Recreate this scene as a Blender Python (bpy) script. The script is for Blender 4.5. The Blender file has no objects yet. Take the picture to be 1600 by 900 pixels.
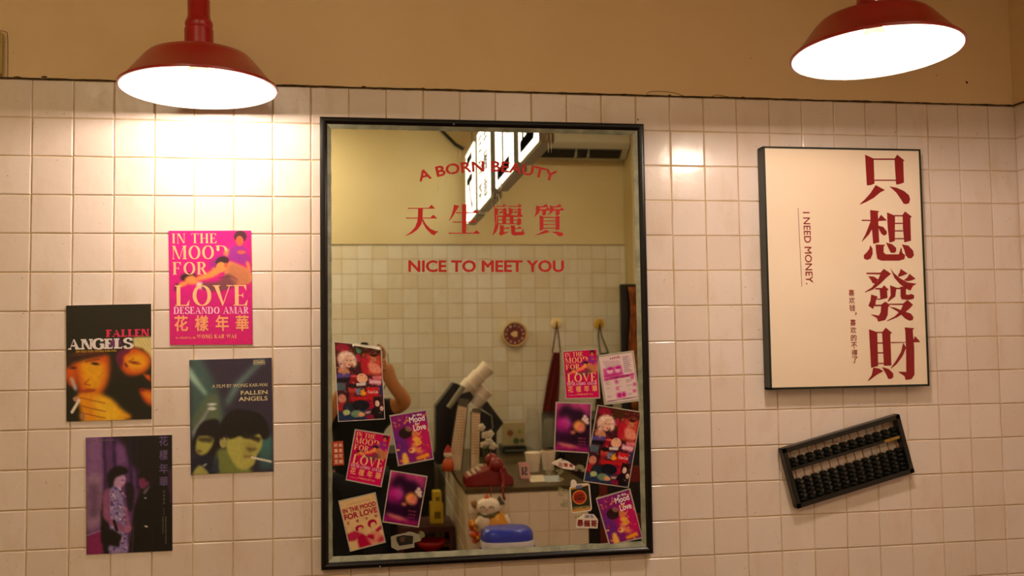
import bpy, bmesh, math, random
import numpy as np
from mathutils import Vector, Matrix, geometry
random.seed(7); rng = np.random.default_rng(7)
SC = bpy.context.scene
COL = SC.collection

# ------------------------------------------------------------------ camera
H = 2.32                                   # height of the top of the wall tiling above the floor
RC = np.array([[0.98771112, -0.15562709, -0.01438621],
               [-0.0055194, 0.05725751, -0.99834419],
               [0.15619312, 0.98615505, 0.05569492]])   # rows: right, down, forward
CP = np.array([0.8378084, -2.5316386, -0.6869084 + H])
FPX = 1461.577
cam = bpy.data.cameras.new('camera'); cam_o = bpy.data.objects.new('camera', cam); COL.objects.link(cam_o)
cam.sensor_width = 36; cam.lens = FPX * 36 / 1600; cam.clip_start = 0.01
M = Matrix.Identity(4)
for r in range(3):
    M[r][0], M[r][1], M[r][2], M[r][3] = RC[0][r], -RC[1][r], -RC[2][r], CP[r]
cam_o.matrix_world = M
cam.dof.use_dof = True; cam.dof.focus_distance = 2.5; cam.dof.aperture_fstop = 4.0
SC.camera = cam_o
# ------------------------------------------------------------------ world, exposure
w = bpy.data.worlds.new('world'); SC.world = w; w.use_nodes = True
w.node_tree.nodes['Background'].inputs[0].default_value = (1.0, 0.75, 0.45, 1)
w.node_tree.nodes['Background'].inputs[1].default_value = 0.05
SC.view_settings.view_transform = 'Standard'; SC.view_settings.look = 'None'
SC.view_settings.gamma = 1; SC.view_settings.use_curve_mapping = False
SC.view_settings.exposure = 0.0
LAMP_W = (64.0, 78.0)
LAMP_COL = (1.0, 0.83, 0.68)
SIGN_E = 3.2                    # strength of the light box faces
FILL_TUBE_W = (29.0, 9.0)              # added ceiling tubes, fill light from out of view
# ------------------------------------------------------------------ helpers
def lin(c):
    return tuple(((x / 255) / 12.92 if x / 255 <= 0.04045 else ((x / 255 + 0.055) / 1.055) ** 2.4) for x in c)
MATS = {}
def mat(name, c, rough=0.5, metal=0.0, spec=0.5, emit=None, es=0.0, noise=0.0, nscale=8.0, c2=None, bump=0.0,
        bscale=60.0, trans=0.0, alpha=1.0, coat=0.0, attr=False, sss=0.0):
    if name in MATS: return MATS[name]
    m = bpy.data.materials.new(name); m.use_nodes = True; nt = m.node_tree; b = nt.nodes['Principled BSDF']
    col = lin(c)
    b.inputs['Base Color'].default_value = (*col, 1)
    b.inputs['Roughness'].default_value = rough; b.inputs['Metallic'].default_value = metal
    b.inputs['Specular IOR Level'].default_value = spec
    b.inputs['Transmission Weight'].default_value = trans; b.inputs['Alpha'].default_value = alpha
    b.inputs['Coat Weight'].default_value = coat
    if sss: b.inputs['Subsurface Weight'].default_value = sss; b.inputs['Subsurface Scale'].default_value = 0.01
    if attr:
        a = nt.nodes.new('ShaderNodeAttribute'); a.attribute_name = 'Col'
        nt.links.new(a.outputs['Color'], b.inputs['Base Color'])
    elif noise or c2:
        g = nt.nodes.new('ShaderNodeNewGeometry'); n = nt.nodes.new('ShaderNodeTexNoise')
        n.inputs['Scale'].default_value = nscale; n.inputs['Detail'].default_value = 5
        nt.links.new(g.outputs['Position'], n.inputs['Vector'])
        r = nt.nodes.new('ShaderNodeValToRGB'); r.color_ramp.elements[0].position = 0.5 - 0.18; r.color_ramp.elements[1].position = 0.5 + 0.18
        cc = lin(c2) if c2 else tuple(x * (1 - noise) for x in col)
        r.color_ramp.elements[0].color = (*cc, 1); r.color_ramp.elements[1].color = (*col, 1)
        nt.links.new(n.outputs['Fac'], r.inputs['Fac']); nt.links.new(r.outputs['Color'], b.inputs['Base Color'])
    if bump:
        g = nt.nodes.new('ShaderNodeNewGeometry'); n = nt.nodes.new('ShaderNodeTexNoise'); n.inputs['Scale'].default_value = bscale
        nt.links.new(g.outputs['Position'], n.inputs['Vector'])
        bp = nt.nodes.new('ShaderNodeBump'); bp.inputs['Strength'].default_value = bump; bp.inputs['Distance'].default_value = 0.004
        nt.links.new(n.outputs['Fac'], bp.inputs['Height']); nt.links.new(bp.outputs['Normal'], b.inputs['Normal'])
    if emit:
        b.inputs['Emission Color'].default_value = (*lin(emit), 1); b.inputs['Emission Strength'].default_value = es
    MATS[name] = m
    return m

def plane_pt(px, py, y=0):                 # the point of the plane y = const on the view ray
    d = RC.T @ np.array([(px - 800) / FPX, (py - 450) / FPX, 1.0])
    return CP + d * ((y - CP[1]) / d[1])
W = plane_pt
YM = -0.018                                # mirror glass
def V(px, py, y): 
    """real point at distance y whose mirror image stands at this place"""
    p = plane_pt(px, py, 2 * YM - y); return np.array([p[0], y, p[2]])

class Thing:
    def __init__(s, name, label, cat, loc, group=None, obj=None):
        s.loc = np.array(loc, float)
        s.o = bpy.data.objects.new(name, obj); COL.objects.link(s.o); s.o.location = s.loc
        s.o['label'] = label; s.o['category'] = cat
        if group: s.o['group'] = group
class Part:
    def __init__(s, o, loc): s.o = o; s.loc = loc

class MB:
    def __init__(s): s.v = []; s.f = []; s.c = []
    def add(s, vs, fs):
        n = len(s.v); s.v += [tuple(map(float, p)) for p in vs]; s.f += [tuple(i + n for i in f) for f in fs]; return s
    def box(s, a, b):
        x0, y0, z0 = a; x1, y1, z1 = b
        vs = [(x0, y0, z0), (x1, y0, z0), (x1, y1, z0), (x0, y1, z0), (x0, y0, z1), (x1, y0, z1), (x1, y1, z1), (x0, y1, z1)]
        return s.add(vs, [(0, 3, 2, 1), (4, 5, 6, 7), (0, 1, 5, 4), (1, 2, 6, 5), (2, 3, 7, 6), (3, 0, 4, 7)])
    def bbox(s, a, b, r=0.004):            # box with softened edges (chamfered)
        a = np.minimum(a, b).astype(float); b2 = np.maximum(a, b).astype(float)
        bm = bmesh.new(); bmesh.ops.create_cube(bm, size=1)
        for v in bm.verts: v.co = Vector((a + b2) / 2) + Vector([v.co[i] * (b2 - a)[i] for i in range(3)])
        bmesh.ops.bevel(bm, geom=bm.edges[:], offset=r, segments=2, affect='EDGES')
        bm.verts.ensure_lookup_table(); bm.verts.index_update()
        s.add([v.co for v in bm.verts], [tuple(v.index for v in f.verts) for f in bm.faces]); bm.free(); return s
    def frame(s, d):
        d = Vector(d).normalized(); u = d.orthogonal().normalized(); return d, u, d.cross(u)
    def cyl(s, p0, p1, r0, r1=None, n=16, cap=True):
        r1 = r0 if r1 is None else r1; p0 = Vector(p0); p1 = Vector(p1); d, u, v = s.frame(p1 - p0)
        vs = []
        for p, r in ((p0, r0), (p1, r1)):
            for i in range(n):
                a = 2 * math.pi * i / n; vs.append(p + (u * math.cos(a) + v * math.sin(a)) * r)
        fs = [(i, (i + 1) % n, n + (i + 1) % n, n + i) for i in range(n)]
        if cap: fs += [tuple(reversed(range(n))), tuple(range(n, 2 * n))]
        return s.add(vs, fs)
    def lathe(s, prof, c, axis=(0, 0, 1), n=32, closed=False):   # prof: (radius, height along axis)
        d, u, v = s.frame(axis); c = Vector(c); vs = []
        for r, h in prof:
            for i in range(n):
                a = 2 * math.pi * i / n; vs.append(c + d * h + (u * math.cos(a) + v * math.sin(a)) * max(r, 1e-5))
        fs = []; m = len(prof)
        for j in range(m - 1 + (1 if closed else 0)):
            k = (j + 1) % m
            for i in range(n): fs.append((j * n + i, j * n + (i + 1) % n, k * n + (i + 1) % n, k * n + i))
        return s.add(vs, fs)
    def ball(s, c, r, n=14, m=9):
        r = np.array(r if hasattr(r, '__len__') else (r, r, r), float); c = np.array(c, float); vs = []
        for j in range(m + 1):
            t = math.pi * j / m
            for i in range(n):
                a = 2 * math.pi * i / n
                vs.append(c + r * np.array([math.sin(t) * math.cos(a), math.sin(t) * math.sin(a), math.cos(t)]))
        return s.add(vs, [(j * n + i, (j + 1) * n + i, (j + 1) * n + (i + 1) % n, j * n + (i + 1) % n) for j in range(m) for i in range(n)])
    def tube(s, pts, r, n=8):
        pts = [Vector(p) for p in pts]; rs = r if hasattr(r, '__len__') else [r] * len(pts); vs = []
        d, u, v = s.frame(pts[1] - pts[0])
        for k, p in enumerate(pts):
            t = (pts[min(k + 1, len(pts) - 1)] - pts[max(k - 1, 0)]).normalized()
            u = (u - t * u.dot(t)).normalized(); v = t.cross(u)
            for i in range(n):
                a = 2 * math.pi * i / n; vs.append(p + (u * math.cos(a) + v * math.sin(a)) * rs[k])
        fs = [(k * n + i, k * n + (i + 1) % n, (k + 1) * n + (i + 1) % n, (k + 1) * n + i) for k in range(len(pts) - 1) for i in range(n)]
        fs += [tuple(reversed(range(n))), tuple(range((len(pts) - 1) * n, len(pts) * n))]
        return s.add(vs, fs)
    def prism(s, poly, off):               # polygon of 3-D points swept by off
        off = np.array(off, float); n = len(poly)
        tri = geometry.tessellate_polygon([[Vector(p) for p in poly]])
        vs = [np.array(p, float) for p in poly] + [np.array(p, float) + off for p in poly]
        fs = [tuple(t) for t in tri] + [tuple(i + n for i in reversed(t)) for t in tri]
        fs += [(i, (i + 1) % n, n + (i + 1) % n, n + i) for i in range(n)]
        return s.add(vs, fs)
    def flat(s, poly, color=None):
        s.k = getattr(s, 'k', -1) + 1; dy = -(s.k % 16) * 1.6e-5          # pieces of one print never share a plane
        tri = geometry.tessellate_polygon([[Vector(p) for p in poly]])
        s.add([(p[0], p[1] + dy, p[2]) for p in poly], tri)
        return s
    def make(s, name, m, parent=None, smooth=False, kind=None, label=None, bev=0):
        me = bpy.data.meshes.new(name); org = parent.loc if parent is not None else np.zeros(3)
        me.from_pydata([tuple(np.array(p) - org) for p in s.v], [], s.f)
        bm = bmesh.new(); bm.from_mesh(me); bmesh.ops.recalc_face_normals(bm, faces=bm.faces[:])
        if bev: bmesh.ops.bevel(bm, geom=[e for e in bm.edges if e.calc_face_angle(0) > 0.6], offset=bev, segments=2, affect='EDGES')
        bm.to_mesh(me); bm.free()
        if smooth: me.shade_smooth()
        if smooth == 'auto': me.set_sharp_from_angle(angle=math.radians(40))
        me.materials.append(m); o = bpy.data.objects.new(name, me); COL.objects.link(o)
        if parent is not None: o.parent = parent.o
        if kind: o['kind'] = kind
        if label: o['label'] = label
        return Part(o, org)
def solo(o, label, cat, group=None):
    o.o['label'] = label; o.o['category'] = cat
    if group: o.o['group'] = group
    return o
def recentre(p):                           # a single-mesh thing gets its origin at its own base
    me = p.o.data; n = len(me.vertices); a = np.empty(n * 3); me.vertices.foreach_get('co', a); a = a.reshape(-1, 3)
    c = (a.min(0) + a.max(0)) / 2; c[2] = a[:, 2].min(); me.vertices.foreach_set('co', (a - c).ravel()); p.o.location = c; me.update(); p.loc = c
    return p

# ---- lettering -----------------------------------------------------------
_tc = {}
def glyphs(txt, bold=0.0):
    """triangles of a line of text in em units, baseline at 0"""
    k = (txt, bold)
    if k not in _tc:
        c = bpy.data.curves.new('t', 'FONT'); c.body = txt; c.resolution_u = 3; c.size = 1
        o = bpy.data.objects.new('t', c); COL.objects.link(o)
        dg = bpy.context.evaluated_depsgraph_get(); dg.update()
        me = bpy.data.meshes.new_from_object(o.evaluated_get(dg))
        vs = np.array([v.co[:] for v in me.vertices]).reshape(-1, 3)[:, :2]; fs = [tuple(p.vertices) for p in me.polygons]
        bpy.data.objects.remove(o); bpy.data.curves.remove(c); bpy.data.meshes.remove(me)
        if bold > 0 and len(vs):
            n = len(vs); V_ = [vs]; F_ = list(fs)
            for i in range(6):
                V_.append(vs + bold * .8 * np.array([math.cos(i * math.pi / 3), math.sin(i * math.pi / 3)])); F_ += [tuple(q + n * (i + 1) for q in f) for f in fs]
            vs = np.concatenate(V_); fs = F_
        _tc[k] = (vs, fs)
    return _tc[k]
def text_fit(mb, txt, x0, y0, x1, y1, fn, bold=0.02, rot=0, tight=True):
    """fit text into the box x0,y0 (top left) - x1,y1 (bottom right) of a 2-D page and lay it down with fn"""
    vs, fs = glyphs(txt, bold)
    if len(vs) == 0: return
    a, b = vs.min(0), vs.max(0); q = (vs - a) / np.maximum(b - a, 1e-6)
    if rot == 90: q = np.stack([q[:, 1], 1 - q[:, 0]], 1)      # reads downwards
    X = x0 + q[:, 0] * (x1 - x0); Y = y1 + q[:, 1] * (y0 - y1)
    n0 = len(glyphs(txt, 0)[0]); mb.tk = getattr(mb, 'tk', 0) + 1
    mb.add([np.array(fn(x, y)) + np.array([0, -2.5e-5 * (i // n0) , 0]) for i, (x, y) in enumerate(zip(X, Y))], fs)
def smooth_pts(pts, closed=False, k=5):
    P = [np.array(p, float) for p in pts]; out = []; n = len(P)
    rngs = range(n) if closed else range(n - 1)
    for i in rngs:
        p0 = P[i - 1] if (closed or i > 0) else P[0]; p1 = P[i]; p2 = P[(i + 1) % n]; p3 = P[(i + 2) % n] if (closed or i + 2 < n) else P[-1]
        for t in np.arange(k) / k:
            out.append(0.5 * ((2 * p1) + (p2 - p0) * t + (2 * p0 - 5 * p1 + 4 * p2 - p3) * t * t + (3 * p1 - p0 - 3 * p2 + p3) * t ** 3))
    if not closed: out.append(P[-1])
    return out
# a small high-contrast serif alphabet: r = upright bars, h = hairlines, pen = curves thick on the uprights
def serif_letter(ch, T=0.17, h=0.045):
    out = []; wd = 0.7
    R = lambda x0, y0, x1, y1: out.append([(x0, y0), (x1, y0), (x1, y1), (x0, y1)])
    def stem(x, s=1, y0=0, y1=1, t=T, top=True, bot=True):
        R(x, y0, x + t, y1)
        if bot: R(x - .07 * s, y0, x + t + .07 * s, y0 + h)
        if top: R(x - .07 * s, y1 - h, x + t + .07 * s, y1)
    def pen(pts, t=T):
        q = smooth_pts(pts, k=4); L = []; Rr = []
        for i, p in enumerate(q):
            d = q[min(i + 1, len(q) - 1)] - q[max(i - 1, 0)]; d /= np.hypot(*d) + 1e-9
            wv = (h + (t - h) * abs(d[1]) ** 1.6) / 2; nrm = np.array([-d[1], d[0]]); L.append(p + nrm * wv); Rr.append(p - nrm * wv)
        for i in range(len(q) - 1): out.append([L[i], L[i + 1], Rr[i + 1], Rr[i]])
    def ring(x0, x1): 
        cx, rx = (x0 + x1) / 2, (x1 - x0) / 2
        pen([(cx + (rx - T / 2) * math.cos(a), .5 + (.5 - h / 2) * math.sin(a)) for a in np.linspace(0, 2 * math.pi, 17)])
    q = lambda *p: out.append(list(p))
    if ch == 'I': stem(.09); wd = .42
    elif ch == 'N': stem(.08, t=h); stem(.68, t=h, bot=False); q((.06, 1), (.06 + T * 1.2, 1), (.72, 0), (.72 - T * .6, 0)); wd = .85
    elif ch == 'T': stem(.28, top=False); R(.02, 1 - h, .72, 1); q((.02, 1), (.02, .74), (.07, .95)); q((.72, 1), (.72, .74), (.67, .95)); wd = .78
    elif ch == 'H': stem(.08); stem(.58); R(.2, .48, .6, .48 + h); wd = .88
    elif ch in 'EFL':
        stem(.08)
        if ch != 'F': R(.1, 0, .62, h); q((.62, 0), (.66, .3), (.5, .04))
        if ch != 'L': R(.1, 1 - h, .6, 1); q((.6, 1), (.6, .72), (.48, .96)); R(.1, .48, .46, .48 + h); q((.46, .64), (.46, .36), (.38, .5))
        wd = .72
    elif ch == 'M': stem(.08, t=h); stem(.82, t=T); q((.04, 1), (.06 + T, 1), (.55, 0), (.47, 0)); q((.82, 1), (.86, 1), (.54, 0), (.5, 0)); wd = 1.1
    elif ch == 'O': ring(.03, .87); wd = .92
    elif ch == 'D': stem(.08); pen([(.1, .98), (.4, .975), (.62, .85), (.7, .5), (.62, .15), (.4, .025), (.1, .02)]); wd = .85
    elif ch in 'RPB':
        stem(.08); pen([(.1, .98), (.42, .97), (.56, .75), (.42, .52), (.1, .5)])
        if ch == 'R': q((.3, .5), (.46, .5), (.74, 0), (.56, 0))
        if ch == 'B': pen([(.1, .5), (.46, .49), (.62, .26), (.46, .03), (.1, .02)])
        wd = .8
    elif ch == 'V': q((.02, 1), (.02 + T * 1.15, 1), (.45, .12), (.4, 0)); q((.72, 1), (.76, 1), (.42, 0), (.38, 0)); R(-.02, 1 - h, .3, 1); R(.6, 1 - h, .86, 1); wd = .84
    elif ch == 'A': q((.38, 1), (.44, 1), (.82, 0), (.82 - T * 1.15, 0)); q((.38, 1), (.42, 1), (.12, 0), (.07, 0)); R(.2, .3, .62, .3 + h); R(-.02, 0, .22, h); R(.56, 0, .9, h); wd = .9
    elif ch == 'S': pen([(.6, .78), (.5, .95), (.3, .98), (.12, .84), (.16, .62), (.4, .5), (.6, .36), (.62, .15), (.42, .02), (.2, .04), (.08, .25)], T * .95); R(.58, .72, .62, 1); R(.06, 0, .1, .3); wd = .7
    elif ch in 'CG':
        pen([(.74, .75), (.66, .92), (.46, .98), (.2, .85), (.1, .5), (.2, .15), (.46, .02), (.66, .08), (.74, .28)]); R(.72, .68, .76, 1)
        if ch == 'G': R(.62, .04, .62 + T, .42); R(.54, .4, .86, .4 + h)
        wd = .86
    elif ch == 'W':
        for dx in (0, .46): q((.02 + dx, 1), (.02 + T + dx, 1), (.34 + dx, .1), (.28 + dx, 0)); q((.5 + dx, 1), (.54 + dx, 1), (.3 + dx, 0), (.27 + dx, 0))
        R(-.02, 1 - h, .26, 1); R(.84, 1 - h, 1.1, 1); wd = 1.12
    elif ch == 'K': stem(.08); q((.24, .44), (.3, .44), (.7, 1), (.64, 1)); q((.34, .58), (.46, .66), (.8, 0), (.6, 0)); R(.54, 0, .88, h); R(.54, 1 - h, .8, 1); wd = .88
    else: wd = .4
    return out, wd
def serif_fit(mb, txt, x0, y0, x1, y1, fn, T=0.17, h=0.045, gap=0.05):
    polys = []; x = 0
    for ch in txt:
        ps, wd = serif_letter(ch, T, h); polys += [[(p[0] + x, p[1]) for p in q] for q in ps]; x += wd + gap
    x -= gap
    for q in polys: mb.flat([fn(x0 + p[0] / x * (x1 - x0), y1 + p[1] * (y0 - y1)) for p in q])

# ---- painted pictures as fine coloured grids ------------------------------
class Canvas:
    def __init__(s, ext, nx, ny, bg):
        s.e = ext; s.nx, s.ny = nx, ny
        x = np.linspace(ext[0], ext[2], nx); y = np.linspace(ext[1], ext[3], ny)
        s.X, s.Y = np.meshgrid(x, y); s.px = (ext[2] - ext[0]) / nx
        s.I = np.zeros((ny, nx, 3)) + np.array(bg, float)
    def blur(s, m, r):
        k = max(1, int(round(r / s.px)))
        for _ in range(2):
            for ax in (0, 1):
                p = np.pad(m, [(k, k) if a == ax else (0, 0) for a in (0, 1)], mode='edge'); c = np.cumsum(p, ax)
                n = m.shape[ax]; z = np.zeros_like(np.take(c, [0], ax)); c = np.concatenate([z, c], ax)
                m = (np.take(c, range(2 * k + 1, 2 * k + 1 + n), ax) - np.take(c, range(0, n), ax)) / (2 * k + 1)
        return m
    def put(s, m, c, a=1.0):
        m = (m * a)[..., None]; s.I = s.I * (1 - m) + np.array(c, float) * m; return s
    def poly(s, pts, c, soft=0, a=1.0, sm=False):
        if sm: pts = smooth_pts(pts, True, 4)
        m = np.zeros_like(s.X, bool); n = len(pts)
        for i in range(n):
            (xa, ya), (xb, yb) = pts[i], pts[(i + 1) % n]
            if ya == yb: continue
            m ^= ((ya > s.Y) != (yb > s.Y)) & (s.X < (xb - xa) * (s.Y - ya) / (yb - ya) + xa)
        m = m.astype(float)
        return s.put(s.blur(m, soft) if soft else m, c, a)
    def ell(s, cx, cy, rx, ry, c, soft=0, a=1.0, ang=0):
        ca, sa = math.cos(math.radians(ang)), math.sin(math.radians(ang)); dx, dy = s.X - cx, s.Y - cy
        d = np.sqrt(((dx * ca + dy * sa) / rx) ** 2 + ((-dx * sa + dy * ca) / ry) ** 2); e = max(soft / min(rx, ry), 1e-3)
        return s.put(np.clip((1 - d) / e + .5, 0, 1), c, a)
    def line(s, pts, wd, c, soft=0, a=1.0):
        m = np.zeros_like(s.X)
        for (xa, ya), (xb, yb) in zip(pts, pts[1:]):
            L = (xb - xa) ** 2 + (yb - ya) ** 2 + 1e-9; t = np.clip(((s.X - xa) * (xb - xa) + (s.Y - ya) * (yb - ya)) / L, 0, 1)
            d = np.hypot(s.X - xa - t * (xb - xa), s.Y - ya - t * (yb - ya)); m = np.maximum(m, np.clip((wd / 2 - d) / max(soft, s.px * .5) + .5, 0, 1))
        return s.put(m, c, a)
    def grad(s, c, x0, y0, x1, y1, a=1.0):        # fade c in from point 0 to point 1
        t = np.clip(((s.X - x0) * (x1 - x0) + (s.Y - y0) * (y1 - y0)) / ((x1 - x0) ** 2 + (y1 - y0) ** 2), 0, 1); return s.put(t, c, a)
    def noise(s, amp, cell=3, c=None, seed=1):
        r = np.random.default_rng(seed); n = r.random((s.ny // cell + 2, s.nx // cell + 2))
        n = np.kron(n, np.ones((cell, cell)))[:s.ny, :s.nx]; n = s.blur(n, s.px * cell / 2)
        if c is not None: return s.put(np.clip((n - .5) * 3, 0, 1), c, amp)
        s.I = np.clip(s.I * (1 + amp * (n - .5) * 2)[..., None], 0, 255); return s
    def mesh(s, name, fn, m, parent, label=None):
        P = np.array([fn(x, y) for x, y in zip(s.X.ravel(), s.Y.ravel())]) - parent.loc
        me = bpy.data.meshes.new(name); i = np.arange(s.nx * s.ny).reshape(s.ny, s.nx)
        q = np.stack([i[:-1, :-1], i[1:, :-1], i[1:, 1:], i[:-1, 1:]], -1).reshape(-1, 4)
        me.vertices.add(len(P)); me.vertices.foreach_set('co', P.ravel()); me.loops.add(q.size); me.loops.foreach_set('vertex_index', q.ravel())
        me.polygons.add(len(q)); me.polygons.foreach_set('loop_start', np.arange(0, q.size, 4)); me.update(calc_edges=True)
        at = me.color_attributes.new('Col', 'FLOAT_COLOR', 'POINT'); c = np.clip(s.I.reshape(-1, 3) / 255, 0, 1)
        c = np.where(c <= .04045, c / 12.92, ((c + .055) / 1.055) ** 2.4); at.data.foreach_set('color', np.concatenate([c, np.ones((len(c), 1))], 1).ravel())
        me.materials.append(m); o = bpy.data.objects.new(name, me); COL.objects.link(o); o.parent = parent.o
        if label: o['label'] = label
        return Part(o, parent.loc)

# ------------------------------------------------------------------ materials
def tile_mat(name, c, c2, stain, rough, stain_amt=0.55):
    m = bpy.data.materials.new(name); m.use_nodes = True; nt = m.node_tree; b = nt.nodes['Principled BSDF']; L = nt.links.new
    oi = nt.nodes.new('ShaderNodeObjectInfo'); r = nt.nodes.new('ShaderNodeValToRGB')
    r.color_ramp.elements[0].color = (*lin(c2), 1); r.color_ramp.elements[1].color = (*lin(c), 1); L(oi.outputs['Random'], r.inputs['Fac'])
    g = nt.nodes.new('ShaderNodeNewGeometry'); mp = nt.nodes.new('ShaderNodeMapping'); mp.inputs['Scale'].default_value = (1, 1, .45); L(g.outputs['Position'], mp.inputs['Vector'])
    n = nt.nodes.new('ShaderNodeTexNoise'); n.inputs['Scale'].default_value = 11; n.inputs['Detail'].default_value = 7; n.inputs['Roughness'].default_value = .6; L(mp.outputs[0], n.inputs['Vector'])
    r2 = nt.nodes.new('ShaderNodeValToRGB'); r2.color_ramp.elements[0].position = .52; r2.color_ramp.elements[1].position = .8; L(n.outputs['Fac'], r2.inputs['Fac'])
    mul = nt.nodes.new('ShaderNodeMath'); mul.operation = 'MULTIPLY'; mul.inputs[1].default_value = stain_amt; L(r2.outputs['Color'], mul.inputs[0])
    mx = nt.nodes.new('ShaderNodeMix'); mx.data_type = 'RGBA'; L(mul.outputs[0], mx.inputs['Factor']); L(r.outputs['Color'], mx.inputs['A']); mx.inputs['B'].default_value = (*lin(stain), 1)
    n3 = nt.nodes.new('ShaderNodeTexNoise'); n3.inputs['Scale'].default_value = 140; n3.inputs['Detail'].default_value = 2; L(g.outputs['Position'], n3.inputs['Vector'])
    r3 = nt.nodes.new('ShaderNodeValToRGB'); r3.color_ramp.elements[0].position = .72; r3.color_ramp.elements[1].position = .78; L(n3.outputs['Fac'], r3.inputs['Fac'])
    m3 = nt.nodes.new('ShaderNodeMath'); m3.operation = 'MULTIPLY'; m3.inputs[1].default_value = .5; L(r3.outputs['Color'], m3.inputs[0])
    mx2 = nt.nodes.new('ShaderNodeMix'); mx2.data_type = 'RGBA'; L(m3.outputs[0], mx2.inputs['Factor']); L(mx.outputs['Result'], mx2.inputs['A']); mx2.inputs['B'].default_value = (*lin((120, 84, 45)), 1)
    L(mx2.outputs['Result'], b.inputs['Base Color'])
    n2 = nt.nodes.new('ShaderNodeTexNoise'); n2.inputs['Scale'].default_value = 22; n2.inputs['Detail'].default_value = 3; L(g.outputs['Position'], n2.inputs['Vector'])
    bp = nt.nodes.new('ShaderNodeBump'); bp.inputs['Strength'].default_value = .25; bp.inputs['Distance'].default_value = .004; L(n2.outputs['Fac'], bp.inputs['Height']); L(bp.outputs['Normal'], b.inputs['Normal'])
    b.inputs['Roughness'].default_value = rough; b.inputs['Specular IOR Level'].default_value = .5
    return m
m_tile = tile_mat('glazed_tile', (240, 222, 214), (234, 214, 203), (206, 172, 126), .2, .4)
m_tile_b = tile_mat('glazed_tile_room', (232, 228, 208), (222, 212, 180), (200, 182, 130), .22, .4)
m_grout = mat('grout', (232, 206, 160), .8, c2=(196, 158, 96), nscale=14, bump=.5, bscale=160)
m_plaster = mat('plaster', (240, 208, 166), .7, c2=(230, 197, 148), nscale=1.6, bump=.15, bscale=40)
m_plaster_room = mat('plaster_room', (226, 212, 166), .7, c2=(216, 200, 148), nscale=1.5, bump=.15, bscale=40)
m_seam = mat('seam_dirt', (84, 58, 18), .9, c2=(36, 26, 10), nscale=30)
m_print = mat('print', (255, 255, 255), .42, attr=True)
m_print_gloss = mat('print_gloss', (255, 255, 255), .22, attr=True)
m_paper = mat('paper_white', (226, 214, 204), .5)
m_black = mat('black_lacquer', (12, 5, 6), .3, spec=.35)
m_red = mat('red_enamel', (176, 22, 24), .3, coat=.25, noise=.1, nscale=30)
m_redv = mat('red_vinyl', (190, 14, 10), .5)
m_white_en = mat('white_enamel', (248, 244, 236), .35)
m_redc = mat('red_cord', (150, 18, 20), .5)
m_dark = mat('dark_wood', (20, 14, 10), .4, noise=.3)
m_blk = mat('black_plastic', (14, 14, 14), .35)

# ------------------------------------------------------------------ the setting
TW, TH = 0.1, 0.09951
XL, XR, YB, ZC = -1.35, 2.7885, -3.79, 3.2
def tile_mesh(name, var):
    hw, hh = TW / 2 - .0010, TH / 2 - .0010; vs = []; r = random.Random(var)
    for k, (ins, y) in enumerate(((0, 0), (.0004, -.0018), (.0026, -.0030))):
        for sx, sz in ((-1, -1), (1, -1), (1, 1), (-1, 1)):
            j = (r.uniform(-.0006, .0006), r.uniform(-.0006, .0006)) if k else (0, 0)
            vs.append((sx * (hw - ins) + j[0], y + (r.uniform(-.0004, .0004) if k == 2 else 0), sz * (hh - ins) + j[1]))
    fs = [(k * 4 + i, k * 4 + (i + 1) % 4, k * 4 + 4 + (i + 1) % 4, k * 4 + 4 + i) for k in (0, 1) for i in range(4)] + [(8, 9, 10, 11)]
    me = bpy.data.meshes.new(name); me.from_pydata(vs, [], fs)
    bm = bmesh.new(); bm.from_mesh(me); bmesh.ops.recalc_face_normals(bm, faces=bm.faces[:])
    if sum(f.normal.y for f in bm.faces) > 0: bmesh.ops.reverse_faces(bm, faces=bm.faces[:])
    bm.to_mesh(me); bm.free(); return me
TM = [tile_mesh('tile', i) for i in range(5)]; TMB = [m.copy() for m in TM]
for m in TM: m.materials.append(m_tile)
for m in TMB: m.materials.append(m_tile_b)
def put_tiles(cells, parent, meshes, rotz):
    for (x, y, z) in cells:
        o = bpy.data.objects.new('tile', random.choice(meshes)); COL.objects.link(o); o.parent = parent.o
        o.location = np.array((x, y, z)) - parent.loc
        o.rotation_euler = (random.uniform(-.006, .006), random.uniform(-.004, .004), rotz + random.uniform(-.006, .006))
def stuff_tiles(name, cells, parent, m, rotz):
    if not cells: return
    a = MB(); me = TM[0]; vs = np.array([v.co[:] for v in me.vertices]); fs = [tuple(p.vertices) for p in me.polygons]
    c, s = math.cos(rotz), math.sin(rotz); R = np.array([[c, -s, 0], [s, c, 0], [0, 0, 1]])
    for p in cells: a.add(vs @ R.T + np.array(p), fs)
    return a.make(name, m, parent, kind='stuff')
def slab(name, a, b, m, kind='structure'):
    p = MB().box(a, b).make(name, m); p.o['kind'] = kind; return p
wall_front = slab('wall_front', (XL - .1, 0, 0), (XR + .1, .12, H), m_grout)
MB().box((XL, -.0065, H + .001), (XR, .12, ZC)).make('plaster', m_plaster, wall_front)
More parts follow.
